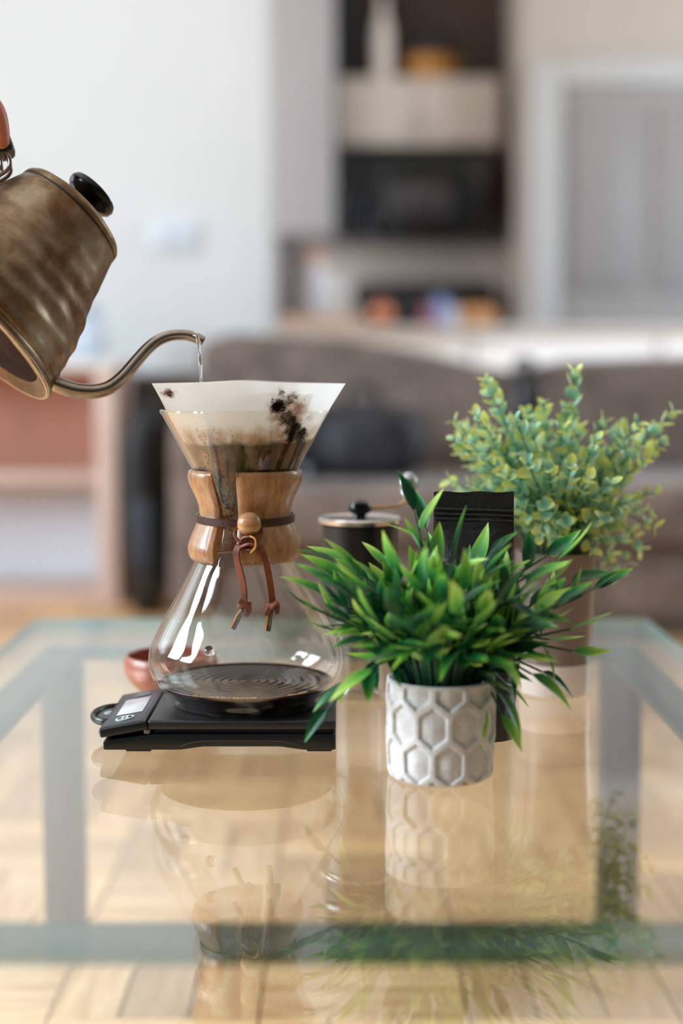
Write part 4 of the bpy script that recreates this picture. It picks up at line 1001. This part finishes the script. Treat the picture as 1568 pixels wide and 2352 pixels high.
# ================================================================== HAND GRINDER with a glass jar
gc = on_table(826, 1612); gc.y += 0.02; gc.x = at(826, 1600, gc.y).x
gr = thing('coffee_grinder', 'black hand coffee grinder with a clear glass jar behind the small leafy plant', 'coffee grinder', gc)
pxg = gc.y / F
zg = lambda py: at(826, py, gc.y).z - TZ
JG = clear('jar_glass', (0.96, 0.955, 0.95), 1.5, edge=(0.6, 0.58, 0.56), haze=0.1)
rj = 53 * pxg; hj = zg(1385)
MB().lathe([(0, 0.0003), (rj * 1.08, 0.0003), (rj * 1.12, 0.002), (rj * 1.08, 0.006), (rj, 0.009), (rj, hj), (rj - 0.002, hj), (rj - 0.002, 0.009), (rj * 0.85, 0.006), (0, 0.005)], gc, 48, cap=False).build('glass_jar', JG, gr)
zt_ = zg(1205); rh = 89 * pxg
MB().lathe([(rj + 0.0006, hj - 0.012), (rj + 0.003, hj - 0.012), (rj + 0.004, hj), (rh * 0.72, hj + 0.012), (rh * 0.9, hj + 0.024), (rh * 0.96, hj + 0.034), (rh, zt_), (rh * 0.9, zt_), (rh * 0.2, zt_ - 0.001), (0, zt_ - 0.001)], gc, 56, cap=False).build('hopper', M['black'], gr)
pl = MB().lathe([(0, zt_), (rh * 0.9, zt_), (95 * pxg, zt_ + 0.0016), (96 * pxg, zt_ + 0.0045), (92 * pxg, zt_ + 0.0062), (88 * pxg, zt_ + 0.0052), (0, zt_ + 0.0052)], gc, 56)
pl.build('steel_lid', simple('lid_steel', (196, 192, 190), 0.2, 0.06, 30, metal=0.9), gr)
kz = TZ + zg(1166)
MB().lathe([(0, zt_ + 0.005), (0.006, zt_ + 0.005), (0.005, zg(1182)), (0.0085, zg(1176)), (0.0092, zg(1166)), (0.0075, zg(1154)), (0.003, zg(1148)), (0, zg(1147))], gc, 28).build('lid_knob', M['blackgloss'], gr)
ak = gc + Vector((0, 0, zt_ + 0.012))
arm_pts = spline([ak, ak + Vector((0.014, 0.004, 0.001)), ak + Vector((0.030, 0.010, 0.002)), ak + Vector((0.038, 0.012, 0.008))], 6)
MB().tube(arm_pts, 0.0026, 10, flat=0.6).build('crank_arm', wood('crank_wood', (150, 104, 70), (196, 150, 110), 0.4, (40, 40, 40), 3), gr)
MB().ball(ak + Vector((0.038, 0.012, 0.018)), 0.0075, 0.0075, 0.0105, 20, 12).build('crank_knob', simple('crank_steel', (176, 178, 184), 0.25, 0.06, 30, metal=0.9), gr)

# ================================================================== COFFEE POUCH
KP = NT('black_foil'); v = KP.coord('Object')
KP.base(KP.ramp(KP.noise(v, 60, 4), [(0.3, sr((28, 27, 28))), (0.7, sr((42, 41, 42)))])); KP.set(Roughness=0.42, Metallic=0.25); KP.bump(KP.noise(v, 90, 5, 0.6, 0.8), 0.6, 0.003)
pb = on_table(1090, 1706); PYC = pb.y + 0.014
pc = Vector((at(1084, 1600, PYC).x, PYC, TZ))
po = thing('coffee_pouch', 'matt black zip-top coffee pouch standing between the two plants', 'pouch', pc)
HP = at(1084, 1131, PYC).z - TZ
b = MB(); NU, NV = 28, 36; vs = []
wx = (at(1174, 1150, PYC).x - at(990, 1150, PYC).x) / 2; wb = (at(1187, 1690, PYC).x - at(985, 1690, PYC).x) / 2
for j in range(NV + 1):
    t = j / NV; z = HP * t
    hw = lerp(wb, wx, min(t * 1.1, 1)); th = interp([(0, 0.0165), (0.08, 0.019), (0.3, 0.019), (0.6, 0.013), (0.82, 0.0045), (0.88, 0.0016), (0.90, 0.0026), (0.915, 0.0012), (1, 0.0007)], t)
    for s_ in (1, -1):
        for i in range(NU):
            u = i / NU * 2 - 1
            x = hw * u * s_; y = -s_ * th * (1 - abs(u) ** 3.0) ** 0.8
            q = Vector((x * 9, z * 14, s_))
            wr = 0.0016 * noise.noise(q * 5) * (1 - t * 0.4) + 0.003 * max(0, 1 - abs(t - 0.66) / 0.2) * math.sin(u * 5 + 1.0) * 0.5
            zz = z + (0.0004 * math.sin(u * s_ * 7 + 0.6) if j == NV else 0)
            vs.append((pc.x + x, pc.y + y + wr, TZ + 0.0004 + zz))
m2 = 2 * NU
fs = [(j * m2 + k, j * m2 + (k + 1) % m2, (j + 1) * m2 + (k + 1) % m2, (j + 1) * m2 + k) for j in range(NV) for k in range(m2)] + [tuple(range(m2 - 1, -1, -1))]
b.add(vs, fs).build('pouch_body', KP.m, po)
for zz in (0.895, 0.915, 0.935):
    MB().tube([(pc.x - wx * 0.97, pc.y - 0.0012, TZ + HP * zz), (pc.x, pc.y - 0.0022, TZ + HP * (zz - 0.004)), (pc.x + wx * 0.97, pc.y - 0.0012, TZ + HP * (zz - 0.010))], 0.0011, 8).build('zip_ridge', KP.m, po)

# ================================================================== PLANTS
def leaf_mesh(name, L, Wd, curl, fold, shape, m, n=6, edge=0.0, bend=0.0):
    """leaf along +X, up +Z; midrib fold; 'tone' runs 0 at the base to 1 at tip and margin"""
    vs = []; fs = []; tone = []
    for i in range(n + 1):
        t = i / n; hw = Wd / 2 * shape(t); x = L * t; z = curl * L * t * t
        for s_ in (-1, -0.5, 0, 0.5, 1):
            vs.append((x, hw * s_ + bend * L * t * t, z + abs(s_) * hw * fold - (abs(s_) == 0.5) * hw * 0.08)); tone.append(min(1, 0.75 * t ** 1.5 + (0.45 if abs(s_) == 1 else 0.12 if s_ else 0) * (0.4 + edge)))
    for i in range(n):
        for k in range(4): fs.append((i * 5 + k, (i + 1) * 5 + k, (i + 1) * 5 + k + 1, i * 5 + k + 1))
    me = bpy.data.meshes.new(name); me.from_pydata(vs, [], fs); me.materials.append(m)
    at_ = me.attributes.new('tone', 'FLOAT', 'POINT'); at_.data.foreach_set('value', tone)
    me.polygons.foreach_set('use_smooth', [True] * len(me.polygons))
    return me, vs, fs, tone

def leaf_mat(name, stops, rough, hue_attr=False, spec=0.5, transl=0.25, lift=0.0):
    t = NT(name); a = t.new('ShaderNodeAttribute', attribute_name='tone'); oi = t.new('ShaderNodeObjectInfo')
    rv = t.new('ShaderNodeAttribute', attribute_name='vary')
    rnd = t.math('ADD', oi.outputs['Random'] if not hue_attr else rv.outputs['Fac'], 0.0)
    f = t.math('ADD', a.outputs['Fac'], t.math('MULTIPLY', t.math('SUBTRACT', rnd, 0.5), 0.8), True)
    v = t.coord('Object'); nz = t.noise(v, 160, 3)
    f = t.math('ADD', f, t.math('ADD', t.math('MULTIPLY', t.math('SUBTRACT', nz, 0.5), 0.25), lift), True)
    c = t.ramp(f, stops); t.base(c); t.set(Roughness=rough, Specular_IOR_Level=spec)
    tl = t.new('ShaderNodeBsdfTranslucent'); t.ln(c, tl.inputs['Color'])
    ms = t.new('ShaderNodeMixShader'); ms.inputs[0].default_value = transl; t.ln(t.b.outputs[0], ms.inputs[1]); t.ln(tl.outputs[0], ms.inputs[2]); t.ln(ms.outputs[0], t.out.inputs['Surface'])
    return t.m
def frame(pos, d, upv_, roll=0.0, s=1.0):
    x = d.normalized(); y = upv_.cross(x)
    if y.length < 1e-3: y = x.orthogonal()
    y.normalize(); z = x.cross(y)
    mt = Matrix((x, y, z)).transposed().to_4x4() @ Matrix.Rotation(roll, 4, 'X') @ Matrix.Scale(s, 4)
    mt.translation = pos; return mt

# ---- small plant in the white honeycomb pot
pf_ = on_table(1010, 1812); PCY = pf_.y + 0.0335
pp0 = Vector((at(1011, 1700, PCY).x, PCY, TZ))
plant = thing('potted_plant', 'small bushy plant with glossy pointed green leaves in a white honeycomb pot', 'potted plant', pp0)
PRr = 126 * PCY / F; PH = at(1011, 1556, PCY).z - TZ
CP = NT('white_concrete'); v = CP.coord('Object')
f = CP.math('ADD', CP.math('MULTIPLY', CP.noise(v, 70, 6, 0.65), 0.6), CP.math('MULTIPLY', CP.noise(v, 500, 3), 0.4))
CP.base(CP.ramp(f, [(0.3, sr((176, 170, 166))), (0.55, sr((206, 202, 200))), (0.75, sr((222, 220, 219)))])); CP.set(Roughness=0.75); CP.bump(CP.noise(v, 900, 3), 0.2, 0.0004)
# raised honeycomb ribs: distance to elongated hexagon edges, unrolled round the pot
NH = 10; HWd = 2 * math.pi / NH; HH = PH * 0.50
def hexd(a, z):
    u = a / HWd; best = []
    row0 = math.floor(z / (HH * 0.75))
    for r_ in (row0 - 1, row0, row0 + 1, row0 + 2):
        off = 0.5 if r_ % 2 else 0.0
        c0 = round(u - off) 
        for cc in (c0 - 1, c0, c0 + 1):
            du = (u - off - cc); dz_ = (z - r_ * HH * 0.75) / HH
            # elongated hex metric
            m_ = max(abs(du) * 2, abs(du) * 1.0 + abs(dz_) * 2.0)
            best.append(m_)
    best.sort(); return best[0], best[1]
def pot_r(a, z, r):
    if z < 0.0015 or z > PH - 0.0012: return r
    d0, d1 = hexd(a + 0.21, z - PH * 0.22)
    e = d1 - d0                             # 0 on the ridges
    k = 1 - min(max((e - 0.30) / 0.16, 0), 1); k = k * k * (3 - 2 * k)
    cell = -0.0017 + 0.0014 * max(0, 1 - d0 * 1.35)
    fade = min(1, (PH - z) / 0.003)
    return r + cell * (1 - k) * fade + 0.0005 * k * fade
pz = [0.0, 0.0004, 0.0014] + [PH * i / 74 for i in range(2, 74)] + [PH - 0.001, PH]
tab = [(0, 0.90), (0.02, 0.945), (0.07, 0.972), (0.3, 1.0), (0.8, 1.01), (1, 1.0)]
op = [(0, 0.0006)] + [(PRr * interp(tab, z / PH), z) for z in pz]
ip = [(PRr - 0.0012, PH + 0.0008), (PRr - 0.0032, PH + 0.0004), (PRr - 0.0042, PH - 0.002), (PRr - 0.005, PH * 0.75), (0, PH * 0.75)]
MB().lathe(op + ip, pp0, 240, rf=lambda a, z, r: pot_r(a, z, r) if r > PRr * 0.88 and (r, z) not in ip else r, cap=False).build('pot', CP.m, plant)
MB().lathe([(0, PH * 0.86), (PRr - 0.0062, PH * 0.84), (PRr - 0.0062, PH * 0.80), (0, PH * 0.80)], pp0, 32).build('soil', simple('dark_soil', (26, 24, 20), 0.9, 0.4, 300, bump=0.6), plant)
LSTOP = [(0.0, sr((8, 66, 38))), (0.25, sr((22, 104, 52))), (0.5, sr((84, 156, 54))), (0.78, sr((156, 200, 80))), (1.0, sr((190, 218, 110)))]
LG = leaf_mat('glossy_leaf', LSTOP, 0.34, transl=0.22)
LG2 = leaf_mat('glossy_leaf_mass', LSTOP, 0.34, True, transl=0.22)
SG = simple('green_stem', (24, 70, 42), 0.5, 0.2, 40)
lance = lambda t: (math.sin(math.pi * min(t * 1.0, 1) ** 0.78) ** 0.85) * (1 - 0.25 * t) + 0.05 * (1 - t)
LV_ = [leaf_mesh('leaf_shape_%d' % k, 1, w_, cu, fo_, lance, LG, 6, 0.0, be_) for k, (w_, cu, fo_, be_) in enumerate(((0.36, 0.16, 0.30, 0.10), (0.32, -0.26, 0.38, -0.12), (0.38, 0.34, 0.28, -0.06), (0.33, -0.05, 0.5, 0.16)))]
random.seed(21)
base_z = TZ + PH * 0.86
tips = [ # (frame x, y, depth offset from the pot's axis)
    (940, 1105, .012), (972, 1145, .02), (1150, 1215, .02), (1325, 1235, .0), (1295, 1225, .03), (1395, 1330, .005), (1360, 1300, .04), (1372, 1415, -.005), (1380, 1475, .0), (1290, 1535, -.01), (1335, 1345, -.03),
    (1205, 1590, -.035), (1225, 1560, .01), (1190, 1500, -.06), (690, 1372, .0), (735, 1245, .015), (722, 1300, -.01), (700, 1330, .02), (765, 1250, .035), (860, 1240, .02), (735, 1415, .015), (682, 1640, -.02), (735, 1560, -.03), (655, 1358, .0), (800, 1520, -.045), (1215, 1665, -.03), (1310, 1530, .01), (1420, 1315, .01), (1150, 1610, -.03),
    (800, 1300, -.045), (830, 1390, -.065), (900, 1270, -.03), (960, 1290, -.055), (1010, 1330, -.075), (1080, 1300, -.045), (1050, 1220, -.005), (1130, 1270, -.03), (1180, 1330, -.06), (1120, 1400, -.08), (930, 1420, -.08), (1040, 1440, -.088), (870, 1480, -.07), (1230, 1400, -.045), (1250, 1290, -.01), (1090, 1480, -.075),
    (960, 1480, -.07), (1150, 1480, -.055), (1000, 1260, .04), (1100, 1250, .05), (880, 1320, .03), (1260, 1350, .04), (800, 1370, .03),
    (770, 1330, -.02), (755, 1385, -.015), (790, 1430, -.02), (840, 1290, .0), (820, 1450, -.05), (750, 1290, .03), (1300, 1400, .0), (1290, 1300, -.04), (1230, 1470, -.03), (1320, 1440, .02), (900, 1380, -.07), (980, 1390, -.085), (1060, 1370, -.085), (1150, 1420, -.07), (740, 1350, -.03)]
sl = []
for (tx, ty, dy) in tips:
    tp = at(tx, ty, PCY + dy)
    c_ = Vector((pp0.x, pp0.y, base_z)); tp = c_ + (tp - c_) * (1 - 0.019 / (tp - c_).length)
    rad0 = Vector((tp.x - pp0.x, tp.y - pp0.y, 0)); rl = rad0.length
    st = Vector((pp0.x, pp0.y, base_z)) + (rad0 / max(rl, 1e-4)) * min(rl * 0.28, PRr * 0.62)
    mid = st.lerp(tp, 0.5) + Vector((0, 0, 0.018 if tp.z < TZ + PH + 0.03 else 0.006 + 0.06 * rl)) - rad0 * 0.08
    if tp.z < TZ + PH * 0.9: mid.z = max(mid.z, TZ + PH + 0.014)
    if tp.z > TZ + PH + 0.06: mid = mid - rad0 * 0.12 + Vector((0, 0, 0.006))
    path = spline([st, st.lerp(mid, 0.5) + Vector((0, 0, 0.004)), mid, tp], 8); N = len(path)
    sobj = MB().tube(path, [lerp(0.0015, 0.0007, i / (N - 1)) for i in range(N)], 6).build('stem', SG, plant)
    ln_ = sum((path[i + 1] - path[i]).length for i in range(N - 1))
    k_ = max(6, min(10, int(ln_ / 0.0115)))
    ph = random.uniform(0, 6.28)
    for q in range(k_):
        t = 1.0 if q == k_ - 1 else lerp(0.34, 0.95, q / (k_ - 1))
        i = min(int(t * (N - 1)), N - 2); p = path[i].lerp(path[i + 1], t * (N - 1) - i); d = (path[i + 1] - path[i]).normalized()
        side = d.orthogonal().normalized(); side.rotate(Matrix.Rotation(ph + q * 2.4 + random.uniform(-.3, .3), 3, d))
        side = (side + Vector((0, 0, 0.45))).normalized()
        dr = (d if q == k_ - 1 else (d * random.uniform(0.55, 1.0) + side * random.uniform(0.7, 1.1))).normalized()
        L = random.uniform(0.023, 0.034) * (1.05 if q == k_ - 1 else 1.0)
        end = p + dr * L
        if math.hypot(end.x - pp0.x, end.y - pp0.y) < PRr + 0.004 and end.z < TZ + PH + 0.004: continue
        if end.z < TZ + 0.006: continue
        kk = random.randrange(4)
        sl.append((p.y + dr.y * L * 0.5, sobj, kk, frame(p, dr, (Vector((0, -0.25, 1)) + side * 0.2), random.uniform(-.5, .5), L), random.random()))
sl.sort(key=lambda q: q[0])
def place_leaves(root, org, leaves, shapes, mass_mat):
    mv = []; mf = []; mtone = []; mvar = []
    for i, (_, sobj, k, mt, yel) in enumerate(leaves):
        if i < 300:
            o = link('leaf', shapes[k][0], None, sobj); o.matrix_local = Matrix.Translation(-org) @ mt
        else:
            me, vs, fs, tone = shapes[k]; b0 = len(mv)
            mv += [tuple(mt @ Vector(p) - org) for p in vs]; mf += [tuple(q + b0 for q in f_) for f_ in fs]; mtone += tone; mvar += [yel] * len(vs)
    if not mv: return
    me = bpy.data.meshes.new('inner_leaves'); me.from_pydata(mv, [], mf); me.materials.append(mass_mat)
    me.attributes.new('tone', 'FLOAT', 'POINT').data.foreach_set('value', mtone); me.attributes.new('vary', 'FLOAT', 'POINT').data.foreach_set('value', mvar)
    me.polygons.foreach_set('use_smooth', [True] * len(me.polygons))
    tag(link('inner_leaves', me, None, root), kind='stuff')
place_leaves(plant, pp0, sl, LV_, LG2)

# ---- large plant with small round leaves in a two-tone pot
bf = on_table(1272, 1612); BCY = bf.y + 0.031
bp0 = Vector((at(1274, 1500, BCY).x, BCY, TZ))
big = thing('eucalyptus_plant', 'large plant with small round pale green leaves in a taupe pot with a white base', 'potted plant', bp0)
br0 = 80 * BCY / F; br1 = 94 * BCY / F; BH = at(1274, 1265, BCY).z - TZ; bz = at(1274, 1516, BCY).z - TZ
rr = lambda z: lerp(br0, br1, z / BH)
MB().lathe([(0, 0.0004), (br0 * 0.9, 0.0004), (br0 * 0.98, 0.0016), (rr(0.004), 0.004), (rr(bz), bz), (rr(bz) - 0.002, bz), (0, bz)], bp0, 64).build('pot_base', simple('white_glaze', (228, 218, 216), 0.3, 0.02, 20), big)
MB().lathe([(0, bz + 0.0002), (rr(bz) - 0.0006, bz + 0.0002), (rr(BH), BH), (rr(BH) - 0.003, BH), (rr(BH) - 0.0036, BH * 0.9), (0, BH * 0.9)], bp0, 64).build('pot', simple('taupe_glaze', (132, 116, 110), 0.3, 0.08, 20), big)
ES = [(0.0, sr((78, 142, 112))), (0.22, sr((136, 190, 162))), (0.45, sr((188, 220, 176))), (0.68, sr((210, 222, 126))), (1.0, sr((232, 232, 132)))]
EG = leaf_mat('round_leaf', ES, 0.30, transl=0.3, lift=0.16)
EG2 = leaf_mat('round_leaf_mass', ES, 0.30, True, transl=0.3, lift=0.16)
ov = lambda t: math.sin(math.pi * min(max(t, 0), 1) ** 0.85) ** 0.6 * 0.98 + 0.03
EV = [leaf_mesh('round_leaf_shape_%d' % k, 1, w_, cu, fo_, ov, EG, 6, -0.35) for k, (w_, cu, fo_) in enumerate(((0.78, 0.18, 0.20), (0.70, -0.10, 0.26), (0.84, 0.28, 0.16)))]
random.seed(8)
bz0 = TZ + BH * 0.9
btips = [(1115, 878, -.01), (1320, 858, .0), (1248, 928, .01), (1545, 950, .01), (1500, 985, .03), (1462, 975, -.02), (1385, 970, .0), (1045, 968, .0), (1070, 985, .02), (1040, 1010, -.015), (1060, 1045, .02), (1035, 1105, -.01), (1095, 955, -.03), (1150, 960, .01), (1185, 965, -.05), (1220, 990, -.02), (1290, 985, -.03), (1330, 985, .03), (1370, 1010, -.05), (1420, 1020, -.02), (1450, 1050, .02), (1480, 1060, -.03), (1500, 1130, .0), (1490, 1180, .02), (1455, 1230, .0), (1440, 1290, .01), (1400, 1300, -.02), (1360, 1260, -.03), (1120, 1060, -.055), (1160, 1090, -.065), (1210, 1060, -.07), (1260, 1080, -.07), (1310, 1070, -.065), (1350, 1100, -.07), (1400, 1110, -.06), (1110, 1120, -.03), (1180, 1160, -.06), (1250, 1160, -.075), (1300, 1200, -.07), (1420, 1180, -.045), (1200, 1020, .05), (1300, 1030, .06), (1400, 1080, .05), (1120, 1000, .05), (1240, 1230, -.07), (1280, 1255, -.06), (1380, 1190, -.06),
    (1470, 1260, .03), (1420, 1320, .03), (1500, 1210, -.02), (1380, 1330, .0), (1450, 1150, -.04), (1090, 1080, .04), (1060, 1130, .03), (1080, 1020, -.04), (1140, 1020, -.03), (1520, 1020, .0), (1430, 980, .03), (1300, 940, -.01), (1210, 950, .03), (1340, 1150, .05)]
lv = []
for ti, (tx, ty, dy) in enumerate(btips):
    tp = at(tx, ty, BCY + dy)
    rad0 = Vector((tp.x - bp0.x, tp.y - bp0.y, 0)); rl = rad0.length
    st = Vector((bp0.x, bp0.y, bz0)) + (rad0 / max(rl, 1e-4)) * min(rl * 0.25, br1 * 0.6)
    mid = st.lerp(tp, 0.55) + Vector((0, 0, 0.012)) - rad0 * 0.10
    if tp.z < bz0 + 0.04: mid.z = max(mid.z, bz0 + 0.045)
    path = spline([st, st.lerp(mid, 0.5) + Vector((0, 0, 0.006)), mid, tp], 8); N = len(path)
    sobj = MB().tube(path, [lerp(0.0013, 0.0005, i / (N - 1)) for i in range(N)], 6).build('stem', simple('pale_stem', (92, 120, 84), 0.5, 0.2, 40) if ti == 0 else bpy.data.materials['pale_stem'], big)
    ln_ = sum((path[i + 1] - path[i]).length for i in range(N - 1))
    k_ = max(6, int(ln_ * 0.75 / 0.0066)); ph = random.uniform(0, 6.28)
    for q in range(k_):
        t = lerp(0.28, 1.0, q / (k_ - 1)); i = min(int(t * (N - 1)), N - 2); p = path[i].lerp(path[i + 1], t * (N - 1) - i); d = (path[i + 1] - path[i]).normalized()
        side = d.orthogonal().normalized(); side.rotate(Matrix.Rotation(ph + q * 1.57 + random.uniform(-.25, .25), 3, d))
        for s_ in (1, -1):
            dr = (side * s_ * 0.85 + d * random.uniform(0.4, 0.8) + Vector((0, 0, 0.15))).normalized()
            L = random.uniform(0.0105, 0.0150) * (0.72 if q > k_ - 3 else 1.0)
            mt = frame(p, dr, d + Vector((0, -0.2, 0.3)), random.uniform(-.4, .4), L)
            yel = 0.30 + 0.35 * min(max((t - 0.55) * 1.6, 0), 1) + random.uniform(-.25, .3)
            lv.append((p.y - 0.25 * t * 0.1, sobj, random.randrange(3), mt, min(max(yel, 0), 1)))
lv.sort(key=lambda q: q[0])
place_leaves(big, bp0, lv, EV, EG2)

# ================================================================== STEAM over the filter
sm = NT('steam_vapour'); sm.n.remove(sm.b)
v = sm.coord('Object', (22, 22, 9)); sp2 = sm.new('ShaderNodeTexCoord'); s3 = sm.new('ShaderNodeSeparateXYZ'); sm.ln(sp2.outputs['Object'], s3.inputs[0])
nz = sm.noise(v, 1.0, 6, 0.58, 1.6)
wisp = sm.math('SUBTRACT', 1.0, sm.math('MULTIPLY', sm.math('ABSOLUTE', sm.math('SUBTRACT', nz, 0.5)), 14.0), True)
rad = sm.math('SQRT', sm.math('ADD', sm.math('POWER', s3.outputs[0], 2.0), sm.math('POWER', s3.outputs[1], 2.0)))
fall = sm.math('MULTIPLY', sm.rng(rad, 0.0, 0.055, 1, 0), sm.math('MULTIPLY', sm.rng(s3.outputs[2], -0.10, -0.05), sm.rng(s3.outputs[2], 0.02, 0.10, 1, 0)))
vol = sm.new('ShaderNodeVolumeScatter'); vol.inputs['Color'].default_value = (0.95, 0.96, 1, 1); vol.inputs['Anisotropy'].default_value = 0.3
sm.ln(sm.math('MULTIPLY', sm.math('MULTIPLY', wisp, fall), 1.4), vol.inputs['Density']); sm.ln(vol.outputs[0], sm.out.inputs['Volume'])
sc_ = at(810, 600, 1.0)
so = MB().ball((0, 0, 0), 0.058, 0.058, 0.11, 24, 16).build('steam', sm.m)
so.location = sc_; so.rotation_euler = (0, R(14), 0)
tag(so, 'faint wisp of steam rising above the paper filter', 'steam', kind='stuff')
